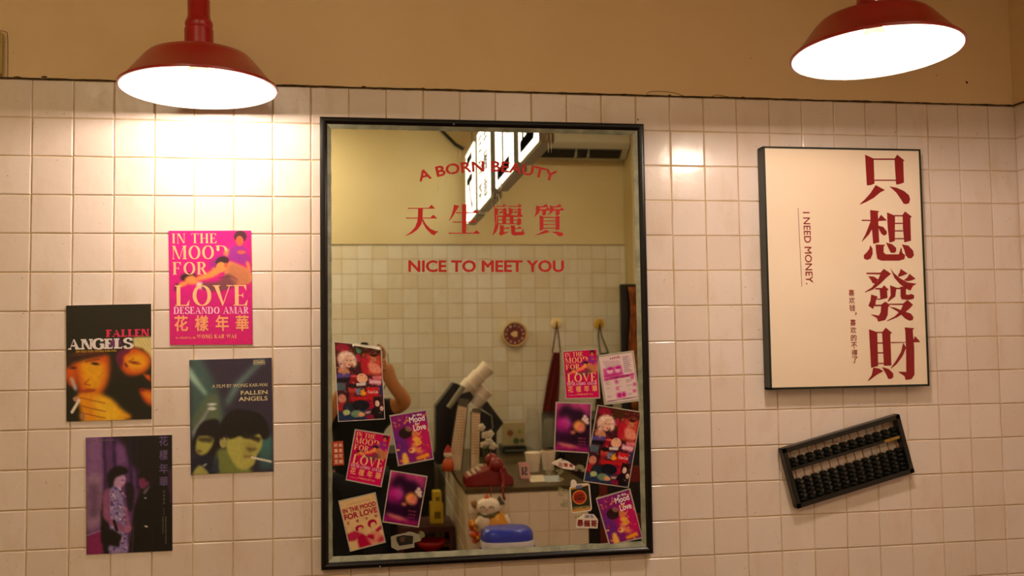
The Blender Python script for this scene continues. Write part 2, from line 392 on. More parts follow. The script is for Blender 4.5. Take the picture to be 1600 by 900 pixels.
# seam of dirt and flaking paint between tiles and plaster
a = MB(); xs = np.arange(XL, XR, .012)
up = [H + .0012 + .0016 * abs(math.sin(x * 31) * math.sin(x * 7.3)) + random.uniform(0, .0012) for x in xs]; dn = [H - .001 - random.uniform(0, .0014) for x in xs]
for i in range(len(xs) - 1): a.add([(xs[i], -.0068, dn[i]), (xs[i + 1], -.0068, dn[i + 1]), (xs[i + 1], -.0072, up[i + 1]), (xs[i], -.0072, up[i])], [(0, 1, 2, 3)])
for cx, cz, r in ((-.035, 2, 6), (.03, 5, 5), (.84, 3, 4), (1.0, 3, 3), (1.7, 3, 3), (1.92, 2.5, 4), (2.3, 2.5, 3)):
    a.flat([(cx + r / 1000 * 1.6 * math.cos(t), -.0075, H + cz / 1000 + r / 1000 * .5 * math.sin(t)) for t in np.linspace(0, 6.28, 9)[:-1]])
a.make('dirt_seam', m_seam, wall_front)
a = MB()
for pts in ([(1010, 147.5), (1016, 143.5), (1035, 143), (1055, 145.5), (1068, 150), (1078, 151.5)], [(1110, 152), (1120, 148.5), (1136, 151), (1150, 153.5)], [(12, 124), (12, 58), (8, 50), (1, 48)]):
    a.tube([W(x, y, -.0066) for x, y in smooth_pts(pts, k=3)], .0008, 5)
a.make('paint_crack', m_seam, wall_front)
a = MB()
for x, y, r in ((1510, 129, .0042), (1463, 118, .0015), (1173, 91, .0012), (20, 82, .001)):
    a.cyl(W(x, y, -.0062), W(x, y, -.0072), r, r * .9, 10)
a.make('screw_hole', m_seam, wall_front)
# tiles of the front wall
mir = (.7236, 1.6165); cells = []; rest = []
def infront(x, z):
    d = RC @ (np.array([x, 0, z]) - CP); return 800 + FPX * d[0] / d[2], 450 + FPX * d[1] / d[2]
for j in range(0, 23):
    for i in range(-13, 28):
        x, z = i * TW + TW / 2, H - j * TH - TH / 2
        u, v = infront(x, z); vis = -40 < u < 1640 and v < 935
        behind = (8 <= i <= 15 and 1 <= j <= 11) or (20 <= i <= 23 and 2 <= j <= 7) or (i, j) in ((4, 4), (4, 5), (3, 7), (3, 8))
        if i < 27 or True: (cells if vis and not behind else rest).append((x, 0, z))
rest = [c for c in rest]
put_tiles(cells, wall_front, TM, 0); stuff_tiles('hidden_tiles', rest, wall_front, m_tile, 0)
NT_FRONT = len(cells)
# right wall with its tiling
wall_right = slab('wall_right', (XR, YB, 0), (XR + .12, -.0, ZC), m_grout)
MB().box((XR - .0065, YB, H + .001), (XR + .1, -.007, ZC)).make('plaster', m_plaster, wall_right)
stuff_tiles('right_wall_tiles', [(XR, -(i * TW + TW / 2 + .004), H - j * TH - TH / 2) for i in range(37) for j in range(23)], wall_right, m_tile, -math.pi / 2)
MB().box((XR - .009, YB, H - .001), (XR - .0062, -.006, H + .002)).make('dirt_seam', m_seam, wall_right)
wall_left = slab('wall_left', (XL - .12, YB, 0), (XL, 0, ZC), m_plaster_room)
wall_back = slab('wall_back', (XL - .1, YB - .12, 0), (XR + .1, YB, ZC), m_grout)
ZB = V(740, 382.5, YB)[2]; XB = V(534.5, 450, YB)[0]
MB().box((XL, YB, ZB + .001), (XR, YB + .0065, ZC)).make('plaster', m_plaster_room, wall_back)
MB().box((XL, YB + .0062, ZB - .001), (XR, YB + .0075, ZB + .002)).make('dirt_seam', m_seam, wall_back)
cells = []; rest = []
for j in range(23):
    for i in range(-20, 21):
        x, z = XB + i * TW + TW / 2, ZB - j * TH - TH / 2
        if x < XL or z < .03 or x > XR - .03: continue
        u = 569 + (x - CP[0]) / 6.32 * FPX
        (cells if 505 < u < 985 and j < 14 else rest).append((x, YB, z))
put_tiles(cells, wall_back, TMB, math.pi); stuff_tiles('hidden_tiles', rest, wall_back, m_tile_b, math.pi)
m_floor = mat('floor_tile', (120, 84, 60), .35, c2=(84, 58, 44), nscale=3)
slab('floor', (XL - .1, YB - .1, -.1), (XR + .1, .1, 0), m_floor)
slab('ceiling', (XL - .1, YB - .1, ZC), (XR + .1, .1, ZC + .1), mat('ceiling_paint', (205, 190, 150), .8, noise=.08, nscale=1.2))
# pilaster in the far right corner, as the mirror shows it
a = MB().box((2.63, YB, 0), (XR, YB + .22, ZC)); a.make('trim_1', m_plaster_room).o['kind'] = 'structure'

# ------------------------------------------------------------------ pendant lamps
def pendant(c, tilt, label, watts):
    t = Thing('pendant_lamp', label, 'lamp', c, 'red enamel pendant lamps')
    K = .18 / .165; sc = lambda pr: [(p_[0] * K, p_[1] * K) for p_ in pr]
    ax = Vector((math.sin(tilt[0]), math.sin(tilt[1]), 1)).normalized(); r = .165
    out = [(r, 0), (r + .0035, .001), (r + .0035, .005), (r - .004, .008), (.118, .062), (.108, .072), (.09, .079), (.06, .086), (.034, .090)]
    MB().lathe(sc(out), c, ax, 64).make('shade', m_red, t, smooth='auto')
    inn = [(r - .0005, .0), (r - .007, .008), (.115, .060), (.105, .069), (.088, .0755), (.06, .082), (.02, .084), (0, .084)]
    MB().lathe(sc(inn), c, ax, 64).make('shade_lining', m_white_en, t, smooth='auto', label='white enamelled inside of the shade')
    nk = [(.036, .088), (.036, .092), (.031, .094), (.031, .134), (.028, .137), (.029, .140), (.030, .146), (.029, .152), (.026, .155), (.0255, .160), (.024, .163), (.024, .200), (.020, .206), (.006, .210), (0, .210)]
    MB().lathe(sc(nk), c, ax, 32).make('neck', m_red, t, smooth='auto')
    P = lambda h: np.array(Vector(c) + ax * h)
    top = P(.226); MB().tube([top, (top[0], top[1], ZC)], .004, 8).make('cord', m_redc, t, smooth=True)
    MB().cyl((top[0], top[1], ZC - .03), (top[0], top[1], ZC), .05, .055, 24).make('ceiling_rose', m_red, t, smooth='auto')
    MB().lathe([(0, .088), (.016, .082), (.018, .06), (.026, .045), (.027, .04)], c, ax, 24).make('socket', mat('socket_cream', (252, 232, 214), .5), t, smooth='auto')
    b = MB().ball(P(.028), (.029, .029, .031), 24, 14).make('bulb', mat('bulb_glow', (255, 240, 220), .3, emit=(255, 236, 205), es=14), t, smooth=True)
    l = bpy.data.lights.new('bulb_light', 'POINT'); l.energy = watts; l.color = LAMP_COL; l.shadow_soft_size = .0335
    lo = bpy.data.objects.new('bulb_light', l); COL.objects.link(lo); lo.parent = t.o; lo.location = np.array(ax) * .028
    b.o.visible_shadow = True
    return t
m_redc = mat('red_cord', (150, 18, 20), .5)
pendant((.45069, -.23283, H - .07705), (-.01285, .01708), 'red pendant lamp hanging over the magenta poster, left of the mirror', LAMP_W[0])
pendant((1.96455, -.63593, H - .06429), (-.00941, .03797), 'red pendant lamp hanging over the framed calligraphy sign, right of the mirror', LAMP_W[1])

# ------------------------------------------------------------------ conduit in the upper left corner
p = W(12, 50); q = W(12, 127)
a = MB().bbox((p[0] - .11, -.03, H + .002), (p[0] - .004, -.007, p[2] - .006), .004).make('plastic_trunking', mat('trunking', (196, 168, 104), .5, noise=.12))
solo(recentre(a), 'cream plastic cable trunking at the upper left edge, above the tiles', 'trunking')

# ------------------------------------------------------------------ mirror
mx0, mx1, mz1, mz0 = .7236, 1.6165, H - .0855, H - 1.2757
t = Thing('wall_mirror', 'tall wall mirror in a glossy black frame with red lettering', 'mirror', ((mx0 + mx1) / 2, 0, mz0))
fw = .0215
def frame_bar(p0, p1, inn, depth=.03, fw=fw, m=m_black, parent=t, name='frame_bar', y0=-.0055):
    """mitred rounded bar from outer corner p0 to p1 (x, z); inn = unit vector to the inside"""
    prof = [(0, y0), (0, -depth * .8), (.12, -depth * .95), (.35, -depth), (.6, -depth * .96), (.78, -depth * .8), (.86, -depth * .78), (1, -depth * .66), (1, y0)]
    p0, p1, inn = (np.array(x, float) for x in (p0, p1, inn)); d = (p1 - p0) / np.linalg.norm(p1 - p0); vs = []
    for e, s in ((p0, 1), (p1, -1)):
        for u, y in prof: q = e + inn * fw * u + d * s * fw * u; vs.append((q[0], y, q[1]))
    n = len(prof); fs = [(i, i + 1, n + i + 1, n + i) for i in range(n - 1)] + [(n - 1, 0, n, 2 * n - 1), tuple(range(n)), tuple(range(2 * n - 1, n - 1, -1))]
    return MB().add(vs, fs).make(name, m, parent, smooth='auto')
frame_bar((mx0, mz1), (mx1, mz1), (0, -1)); frame_bar((mx0, mz0), (mx1, mz0), (0, 1)); frame_bar((mx0, mz0), (mx0, mz1), (1, 0)); frame_bar((mx1, mz0), (mx1, mz1), (-1, 0))
gm = bpy.data.materials.new('mirror_silver'); gm.use_nodes = True; gb = gm.node_tree.nodes['Principled BSDF']
gb.inputs['Base Color'].default_value = (.86, .85, .79, 1); gb.inputs['Metallic'].default_value = 1; gb.inputs['Roughness'].default_value = .015
MB().box((mx0 + .015, YM, mz0 + .015), (mx1 - .015, YM + .006, mz1 - .015)).make('mirror_glass', gm, t)
# mottled grey strip sloping from the frame onto the edge of the glass
m_grey = mat('mottled_grey', (158, 156, 134), .3, c2=(120, 122, 104), nscale=30, bump=.4, bscale=90)
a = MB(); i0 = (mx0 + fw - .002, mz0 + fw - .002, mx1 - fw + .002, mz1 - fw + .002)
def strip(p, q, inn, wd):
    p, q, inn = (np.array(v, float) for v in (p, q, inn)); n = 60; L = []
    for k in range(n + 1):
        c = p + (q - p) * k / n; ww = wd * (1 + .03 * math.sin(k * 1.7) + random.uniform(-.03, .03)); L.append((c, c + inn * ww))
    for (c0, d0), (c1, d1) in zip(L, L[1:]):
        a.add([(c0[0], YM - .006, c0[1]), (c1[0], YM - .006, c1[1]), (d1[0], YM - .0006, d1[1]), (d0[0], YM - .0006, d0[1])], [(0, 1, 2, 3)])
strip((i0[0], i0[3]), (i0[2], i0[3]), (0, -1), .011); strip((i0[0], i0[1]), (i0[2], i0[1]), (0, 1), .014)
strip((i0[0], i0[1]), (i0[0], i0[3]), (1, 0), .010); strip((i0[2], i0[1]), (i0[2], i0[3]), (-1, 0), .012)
a.make('edge_strip', m_grey, t)
for x, y in ((709, 194), (594, 886), (997, 187)):
    p = W(x, y, -.031); MB().ball(p, (.003, .002, .003), 10, 6).make('screw', mat('steel', (150, 145, 140), .3, 1.0), t, smooth=True)
# red vinyl lettering
ym = YM - .0008
def C1(x, y): return W(500 + x / 3.0769, 170 + y / 3.0769, ym)
a = MB(); R = 1090.; cx = 803.; s = 'A BORN BEAUTY'
vs, fs = glyphs(s, .03); mn, mxx = vs.min(0), vs.max(0); q = (vs - mn) / (mxx - mn)
pts = []
for u, v_ in q:
    th = (u - .5) * (1138 - 466) / (R + 25); rr = R + v_ * 52; pts.append(C1(cx + rr * math.sin(th), 302 + R - rr * math.cos(th)) + np.array([0, -2.5e-5 * (len(pts) // len(glyphs(s, 0)[0])), 0]))
a.add(pts, fs); a.make('arched_lettering', m_redv, t)
a = MB(); text_fit(a, 'NICE TO MEET YOU', 425, 728, 1173, 785, C1, .035); a.make('lettering', m_redv, t)
def C2(x, y): return W(625 + x / 5.926, 310 + y / 5.926, ym)
def C3(x, y): return W(750 + x / 11.034, 305 + y / 11.034, ym)
rect = lambda x0, y0, x1, y1: [(x0, y0), (x1, y0), (x1, y1), (x0, y1)]
TIAN = [[(72, 87), (266, 87), (290, 58), (326, 94), (72, 95)], [(55, 178), (280, 178), (308, 150), (345, 186), (55, 186)],
        [(168, 92), (212, 92), (208, 200), (195, 245), (160, 290), (110, 325), (52, 348), (50, 345), (100, 310), (140, 265), (160, 215), (166, 170)],
        [(204, 195), (215, 195), (240, 240), (280, 280), (325, 302), (356, 305), (330, 325), (318, 342), (290, 330), (245, 285), (218, 240)]]
SHENG = [[(500, 58), (550, 68), (520, 115), (485, 175), (455, 207), (452, 204), (475, 160), (492, 105)], [(520, 128), (670, 128), (698, 102), (735, 135), (520, 137)],
         [(575, 52), (615, 55), (612, 322), (575, 322)], [(488, 215), (655, 215), (680, 192), (718, 222), (488, 223)], [(450, 318), (680, 318), (708, 293), (745, 326), (450, 327)]]
LI = [[(213, 186), (385, 186), (415, 145), (463, 190), (440, 200), (213, 200)], [(485, 186), (650, 186), (680, 145), (722, 190), (700, 200), (485, 200)],
      [(250, 212), (300, 235), (315, 240), (310, 330), (318, 480), (312, 560), (280, 630), (225, 692), (215, 690), (235, 630), (248, 560), (248, 400)],
      rect(300, 238, 400, 250), [(395, 240), (425, 212), (470, 248), (458, 258), (462, 325), (430, 335), (400, 330)], [(325, 298), (345, 290), (372, 270), (392, 290), (390, 305), (325, 305)],
      [(498, 215), (565, 240), (562, 300), (530, 345), (495, 345)], rect(560, 238, 652, 250), [(650, 240), (680, 212), (722, 248), (708, 258), (710, 330), (738, 360), (725, 372), (652, 350)],
      [(570, 296), (590, 290), (615, 268), (645, 290), (640, 302), (570, 304)], [(290, 352), (400, 352), (400, 330), (462, 326), (480, 318), (500, 340), (655, 350), (738, 360), (725, 376), (290, 376)],
      rect(385, 376, 450, 490), rect(515, 376, 578, 490), [(645, 415), (680, 388), (720, 425), (708, 440), (710, 500), (650, 520), (640, 500)], rect(315, 420, 648, 432), rect(315, 485, 648, 500),
      [(340, 520), (415, 522), (410, 560), (455, 562), (488, 540), (518, 575), (412, 580), (410, 640), (520, 622), (360, 698), (325, 655), (345, 630)],
      [(530, 520), (608, 522), (600, 535), (600, 562), (650, 562), (685, 535), (725, 575), (602, 582), (602, 625), (625, 635), (715, 630), (740, 580), (748, 580), (750, 630), (773, 650), (765, 675), (720, 688), (580, 695), (545, 670)]]
ZHI = [[(968, 180), (1040, 195), (1100, 178), (1140, 150), (1185, 200), (1120, 208), (1035, 215), (1035, 240), (1130, 240), (1160, 205), (1210, 250), (1195, 262), (1140, 265), (1138, 330), (1110, 350), (1075, 340), (1075, 265), (1030, 270), (1005, 320), (930, 378), (930, 372), (965, 300)],
       [(1208, 175), (1275, 195), (1330, 180), (1375, 150), (1405, 190), (1395, 205), (1275, 215), (1275, 238), (1375, 238), (1408, 208), (1458, 250), (1440, 262), (1375, 265), (1375, 335), (1310, 355), (1305, 265), (1270, 268), (1230, 310), (1160, 355), (1200, 300)],
       [(1028, 345), (1095, 370), (1095, 590), (1032, 615)], rect(1090, 373, 1310, 390), [(1300, 375), (1335, 350), (1385, 380), (1372, 400), (1372, 590), (1305, 605)],
       rect(1093, 437, 1303, 450), rect(1093, 498, 1303, 512), rect(1093, 560, 1303, 575), [(1140, 595), (1205, 635), (1150, 650), (1080, 665), (945, 695), (945, 690), (1030, 650), (1090, 620)],
       [(1225, 628), (1330, 628), (1410, 640), (1440, 670), (1430, 695), (1390, 708), (1355, 700), (1320, 670)]]
for ch, fn in ((TIAN, C2), (SHENG, C2), (LI, C3), (ZHI, C3)):
    a = MB()
    for poly in ch: a.flat([fn(x, y) for x, y in poly])
    a.make('calligraphy', m_redv, t)
# scratches in the silvering and glue left on the glass
m_scr = mat('scratch', (214, 196, 150), .6)
a = MB(); r = random.Random(3)
for x0, y0, x1, y1, n in ((700, 232, 728, 262, 16), (762, 285, 790, 325, 16), (680, 250, 700, 300, 5), (845, 205, 862, 225, 6), (770, 325, 782, 350, 4)):
    for _ in range(n):
        x = r.uniform(x0, x1); y = r.uniform(y0, y1); L = r.uniform(3, 16); wv = r.uniform(.12, .5); dx = r.uniform(-.8, .8)
        a.flat([W(x - wv, y, ym), W(x + wv, y, ym), W(x + dx + wv * .4, y + L, ym), W(x + dx - wv * .4, y + L, ym)])
a.make('scratches', m_scr, t, kind='stuff')
m_glue = mat('glue_residue', (170, 160, 116), .55, alpha=.32)
a = MB(); r = random.Random(5)
for cx_, cy_, rx, ry, n in ((880, 776, 9, 22, 16), (868, 735, 10, 10, 8), (900, 806, 14, 6, 6), (660, 838, 10, 7, 6), (905, 733, 12, 5, 6)):
    for _ in range(n):
        x, y = r.gauss(cx_, rx * .5), r.gauss(cy_, ry * .5); s_ = r.uniform(1, 5)
        a.flat([W(x + s_ * r.uniform(.5, 1.2) * math.cos(q_), y + s_ * r.uniform(.5, 1.3) * math.sin(q_), ym) for q_ in np.linspace(0, 6.28, 9)[:-1]])
a.make('glue_residue', m_glue, t, kind='stuff')

# ------------------------------------------------------------------ framed calligraphy sign
sx0, sx1, sz1, sz0, sd = 1.9608, 2.4485, H - .1462, H - .8365, .042
t = Thing('calligraphy_sign', 'cream sign in a thin black frame with four large red characters', 'sign', ((sx0 + sx1) / 2, 0, sz0))
m_sf = mat('sign_frame', (22, 30, 18), .4)
for a0, b0 in (((sx0, -sd, sz0), (sx0 + .006, -.004, sz1)), ((sx1 - .005, -sd, sz0), (sx1, -.004, sz1)), ((sx0, -sd, sz1 - .005), (sx1, -.004, sz1)), ((sx0, -sd, sz0), (sx1, -.004, sz0 + .006))):
    MB().box(a0, b0).make('frame_bar', m_sf, t, bev=.0008)
MB().box((sx0 + .003, -sd + .003, sz0 + .003), (sx1 - .003, -.006, sz1 - .003)).make('panel', mat('cream_board', (250, 230, 208), .32, c2=(246, 222, 196), nscale=3), t)
ys = -sd + .0024
def S1(x, y): return W(1320 + x / 4.738, 230 + y / 4.738, ys)
def S2(x, y): return W(1320 + x / 4.5, 410 + y / 4.5, ys)
ZHI3 = [[(150, 55), (214, 84), (220, 270), (195, 280), (163, 283)], rect(210, 83, 372, 94), [(368, 85), (388, 55), (442, 98), (433, 105), (438, 262), (410, 272), (380, 277), (372, 160)], rect(216, 240, 380, 249),
        [(228, 280), (298, 317), (262, 335), (215, 375), (160, 405), (112, 425), (110, 422), (150, 385), (190, 340)], [(330, 290), (385, 300), (440, 325), (475, 355), (484, 385), (475, 415), (455, 422), (435, 418), (415, 385), (380, 335)]]
XIANG = [rect(125, 537, 200, 546), [(188, 465), (255, 473), (245, 485), (250, 600), (255, 705), (210, 716), (200, 600), (190, 530)], [(192, 545), (215, 560), (205, 600), (180, 645), (128, 700), (126, 697), (155, 640), (175, 590)],
         [(245, 537), (268, 500), (312, 542), (245, 547)], [(246, 580), (285, 590), (312, 625), (310, 645), (290, 655), (270, 640), (250, 600)], [(312, 482), (372, 507), (370, 695), (330, 707), (318, 600)],
         rect(366, 503, 432, 512), [(428, 500), (445, 475), (496, 514), (485, 525), (490, 692), (440, 705), (430, 600)], rect(366, 560, 434, 568), rect(366, 615, 434, 623), rect(366, 673, 438, 681),
         [(188, 725), (205, 750), (206, 790), (190, 825), (165, 835), (142, 825), (140, 800), (160, 780), (180, 755)],
         [(228, 720), (300, 722), (288, 735), (288, 780), (305, 793), (400, 793), (415, 745), (420, 745), (425, 780), (447, 800), (440, 830), (400, 840), (270, 840), (240, 825), (232, 780)],
         [(303, 705), (350, 718), (380, 745), (380, 770), (365, 783), (340, 780), (325, 750)], [(422, 720), (470, 728), (505, 765), (512, 800), (495, 822), (470, 822), (450, 800), (440, 760)]]
FA = [[(152, 72), (250, 72), (275, 45), (325, 80), (290, 110), (250, 150), (200, 190), (140, 212), (140, 208), (190, 175), (230, 130), (250, 85), (152, 82)], [(165, 97), (205, 100), (235, 120), (215, 150), (195, 145), (185, 125)],
      [(320, 40), (345, 75), (385, 110), (440, 140), (505, 150), (480, 165), (462, 198), (430, 185), (385, 150), (350, 110)], [(393, 45), (442, 78), (415, 90), (380, 102), (372, 95), (385, 70)],
      [(455, 80), (498, 115), (465, 128), (440, 132), (415, 125), (440, 105)], [(215, 180), (262, 180), (275, 160), (308, 190), (298, 200), (300, 250), (250, 262), (245, 190), (215, 190)],
      [(185, 225), (232, 240), (220, 262), (215, 297), (255, 297), (285, 275), (318, 300), (305, 315), (302, 370), (285, 405), (235, 417), (225, 390), (185, 368), (185, 365), (240, 375), (252, 350), (255, 308), (205, 308), (200, 328), (165, 305), (180, 270)],
      rect(218, 254, 252, 262), [(318, 160), (365, 178), (390, 178), (390, 170), (435, 172), (430, 190), (430, 225), (445, 228), (470, 222), (488, 232), (485, 255), (460, 262), (400, 260), (392, 240), (392, 188), (362, 188), (355, 240), (300, 280), (300, 275), (322, 230)],
      [(312, 290), (410, 290), (440, 262), (480, 298), (455, 325), (425, 350), (370, 385), (300, 413), (295, 410), (350, 380), (390, 340), (410, 300), (312, 298)], [(312, 312), (350, 318), (420, 345), (465, 360), (483, 385), (478, 405), (455, 410), (425, 395), (380, 350)]]
CAI = [[(170, 470), (228, 490), (235, 728), (185, 742)], rect(225, 488, 270, 497), [(262, 492), (288, 458), (332, 495), (320, 505), (328, 725), (275, 727)], rect(226, 563, 276, 571), rect(226, 632, 276, 640), rect(226, 706, 278, 714),
       [(200, 740), (240, 745), (270, 765), (225, 790), (165, 835), (163, 830), (190, 790)], [(262, 735), (310, 750), (340, 780), (342, 805), (325, 820), (305, 818), (290, 785)], [(325, 560), (476, 560), (494, 518), (532, 560), (325, 568)],
       [(420, 457), (490, 463), (477, 475), (488, 600), (490, 790), (470, 820), (428, 827), (420, 800), (378, 772), (378, 768), (432, 770), (430, 600), (425, 480)], [(410, 565), (432, 600), (405, 660), (365, 715), (325, 748), (322, 745), (360, 690), (395, 630)]]
m_redp = mat('red_print', (138, 6, 12), .45)
for ch, fn in ((ZHI3, S1), (XIANG, S1), (FA, S2), (CAI, S2)):
    a = MB()
    for poly in ch: a.flat([fn(x, y) for x, y in poly])
    a.make('character', m_redp, t)
def S3(x, y): return W(1160 + x / 2.194, 210 + y / 2.194, ys)
a = MB()
def S3r(x, y):                              # text line runs down, tilted like its underline
    return S3(x + (y - 265) * .045, y)
text_fit(a, 'I NEED MONEY.', 207, 266, 231, 514, S3r, .012, rot=90)
a.make('sideways_lettering', m_redp, t)
MB().flat([S3(190, 252), S3(191.6, 252), S3(204.6, 522), S3(203, 522)]).make('rule', m_redp, t)
a = MB()
for k, ch in enumerate('喜欢钱，喜欢的不得了'):
    y0 = (532, 558, 584, 606, 634, 660, 686, 712, 738, 762)[k]; x0 = 364 + (y0 - 532) * .05
    if ch == '，': text_fit(a, ch, x0 + 18, 610, x0 + 24, 620, S3, .01)
    else: text_fit(a, ch, x0, y0, x0 + 20, y0 + 22, S3, .015)
a.make('small_lettering', m_redp, t)

# ------------------------------------------------------------------ abacus
A = [W(1218, 702, -.03), W(1404, 648, -.03), W(1430, 737, -.03), W(1249, 795, -.03)]
cen = sum(A) / 4; ux = (A[1] + A[2] - A[0] - A[3]); ux[1] = 0; Lx = np.linalg.norm(ux) / 2; ux /= np.linalg.norm(ux); uz = np.array([-ux[2], 0, ux[0]])
Lz = (np.dot(A[0] - A[3], uz) + np.dot(A[1] - A[2], uz)) / 2
t = Thing('abacus', 'black wooden abacus hung at a slant below the framed sign', 'abacus', (cen[0], 0, cen[2] - Lz * .6))
def AB(u, y, v): return cen * np.array([1, 0, 1]) + ux * u + uz * v + np.array([0, y, 0])
def abox(u0, u1, y0, y1, v0, v1, name, m, lab=None):
    a = MB(); vs = [AB(u, y, v) for u in (u0, u1) for y in (y0, y1) for v in (v0, v1)]
    a.add(vs, [(0, 1, 3, 2), (4, 6, 7, 5), (0, 4, 5, 1), (2, 3, 7, 6), (0, 2, 6, 4), (1, 5, 7, 3)]); return a.make(name, m, t, bev=.0012, label=lab)
hx, hz, bw = Lx / 2, Lz / 2, .0135
m_aw = mat('black_wood', (26, 24, 16), .35, noise=.3, nscale=30); m_rod = mat('bamboo_rod', (150, 84, 34), .5)
abox(-hx, -hx + bw, -.032, -.006, -hz, hz, 'frame_bar', m_aw); abox(hx - bw, hx, -.032, -.006, -hz, hz, 'frame_bar', m_aw)
abox(-hx, hx, -.032, -.006, hz - bw, hz, 'frame_bar', m_aw); abox(-hx, hx, -.032, -.006, -hz, -hz + bw, 'frame_bar', m_aw)
vb = hz - bw - (2 * hz - 2 * bw) * .34
abox(-hx + bw, hx - bw, -.029, -.009, vb - .0045, vb + .0045, 'divider', m_aw)
abox(hx - bw - .052, hx - bw - .004, -.0305, -.029, vb - .0042, vb + .0042, 'brass_plate', mat('brass', (170, 140, 70), .35, .8), 'engraved brass plate')
bead0 = None; m_bead = mat('bead', (16, 18, 14), .18)
for k in range(13):
    u = -hx + bw + (2 * hx - 2 * bw) * (k + .5) / 13
    MB().cyl(AB(u, -.019, -hz + bw), AB(u, -.019, hz - bw), .0017, n=8).make('rod', MATS['steel'] if k == 9 else m_rod, t, smooth=True)
    bt = .0132
    for v in [vb + .0045 + bt * (q_ + .5) for q_ in range(2)] + [-hz + bw + bt * (q_ + .5) for q_ in range(5)]:
        if bead0 is None:
            bm_ = MB().lathe([(.002, -.0064), (.007, -.0062), (.0122, -.0014), (.0122, .0014), (.007, .0062), (.002, .0064)], (0, 0, 0), uz, 14).make('bead', m_bead, None, smooth='auto'); bead0 = bm_.o
            o = bead0
        else: o = bead0.copy(); COL.objects.link(o)
        o.parent = t.o; o.location = AB(u, -.019, v) - t.loc
MB().cyl(AB(-hx * .6, -.0005, hz - .01), AB(-hx * .6, -.018, hz - .006), .0025, n=8).make('nail', MATS['steel'], t)

# ------------------------------------------------------------------ printed sheets: posters and stickers
def quad_fn(Q, ext, base, bow=0.0):
    """page coordinates (ext) -> point on the sheet with corner points Q (TL, TR, BR, BL)"""
    Q = [np.array(q) for q in Q]
    nrm = np.array([0, -1, 0.])
    def fn(x, y, lift=0.0):
        u = (x - ext[0]) / (ext[2] - ext[0]); v = (y - ext[1]) / (ext[3] - ext[1])
        p = Q[0] * (1 - u) * (1 - v) + Q[1] * u * (1 - v) + Q[2] * u * v + Q[3] * (1 - u) * v
        return p + nrm * (base + lift)
    return fn
def colour(name, c): return mat('ink_' + name, c, .42)
INK = lambda c: mat('ink_%d_%d_%d' % c, c, .42)
def noisef(fn, c, seeds): pass

def art_magenta(ext, n=(110, 150), bg=(214, 0, 132)):
    c = Canvas(ext, *n, bg); P = c.poly; sk = (255, 150, 80); sk2 = (214, 96, 60); pur = (150, 40, 150)
    c.grad((226, 10, 110), 340, 400, 340, 850, .6)
    P([(455, 180), (500, 150), (560, 150), (590, 190), (612, 270), (560, 285), (470, 255), (440, 215)], pur, 8, .9, True)
    c.ell(546, 88, 46, 42, (66, 26, 44), 4); c.ell(541, 120, 27, 36, sk2, 4); c.ell(553, 200, 32, 14, sk2, 6, .8)
    P([(420, 225), (440, 175), (465, 180), (448, 240)], sk, 3, 1, True); P([(585, 270), (605, 270), (618, 330), (598, 335)], sk, 4, 1, True)
    P([(330, 260), (420, 215), (450, 240), (400, 330), (340, 320)], (150, 30, 130), 8, .9, True)
    P([(230, 375), (330, 330), (350, 305), (385, 320), (395, 350), (340, 380), (240, 400)], sk, 4, 1, True)
    P([(120, 370), (160, 348), (230, 355), (215, 380), (140, 400)], (40, 10, 30), 3, 1, True)
    P([(460, 265), (520, 280), (600, 320), (625, 360), (620, 410), (560, 430), (450, 420), (430, 330)], (222, 140, 90), 7, 1, True)
    P([(265, 415), (330, 412), (390, 400), (450, 350), (500, 370), (520, 420), (420, 470), (330, 475), (262, 450)], (122, 62, 76), 5, 1, True)
    P([(450, 300), (520, 290), (600, 340), (600, 420), (500, 420)], (190, 110, 80), 12, .7, True)
    c.ell(415, 262, 48, 32, (60, 28, 46), 5, 1, -15); c.ell(405, 306, 34, 38, sk, 5, 1, 20); c.ell(440, 290, 14, 16, sk2, 4)
    P([(232, 405), (272, 410), (266, 462), (230, 452)], (255, 222, 200), 3); P([(150, 385), (200, 360), (235, 385), (235, 420), (180, 425)], sk, 4, 1, True)
    P([(76, 470), (85, 425), (110, 410), (105, 465)], (40, 8, 30), 3); P([(105, 420), (160, 400), (170, 425), (110, 450)], sk, 4, 1, True)
    c.line([(390, 380), (480, 370), (520, 390)], 6, (90, 40, 56), 4, .7)
    return c.noise(.05, 2)
EXT1 = (40, 46, 624, 849)
def print_magenta(t, fn, full=True):
    cr = INK((255, 196, 140)); f = lambda x, y: fn(x, y, .0004)
    a = MB(); serif_fit(a, 'IN THE', 62, 66, 382, 135, f); serif_fit(a, 'MOO', 62, 152, 362, 247, f); serif_fit(a, 'D', 368, 152, 462, 247, lambda x, y: f(x, min(y, 190)))
    serif_fit(a, 'FOR', 64, 268, 312, 356, f)
    q_ = MB(); a.make('title_lettering', cr, t)
    a = MB(); serif_fit(a, 'LOVE', 78, 432, 602, 576, lambda x, y: fn(x, y, .00025)); a.make('title_lettering', cr, t)
    a = MB(); serif_fit(a, 'DESEANDO AMAR', 68, 584, 600, 632, f, T=.2, h=.07); a.make('subtitle_lettering', INK((255, 200, 236)), t)
    a = MB()
    for k, ch in enumerate('花樣年華'): text_fit(a, ch, (72, 216, 362, 504)[k], 642, (168, 312, 456, 598)[k], 754, f, .03)
    serif_fit(a, 'WONG KAR WAI', 230, 778, 508, 804, f, T=.26, h=.1); serif_fit(a, 'UNA PELICULA DE', 74, 794, 222, 806, f, T=.26, h=.12)
    a.make('small_lettering', INK((255, 170, 120)), t)
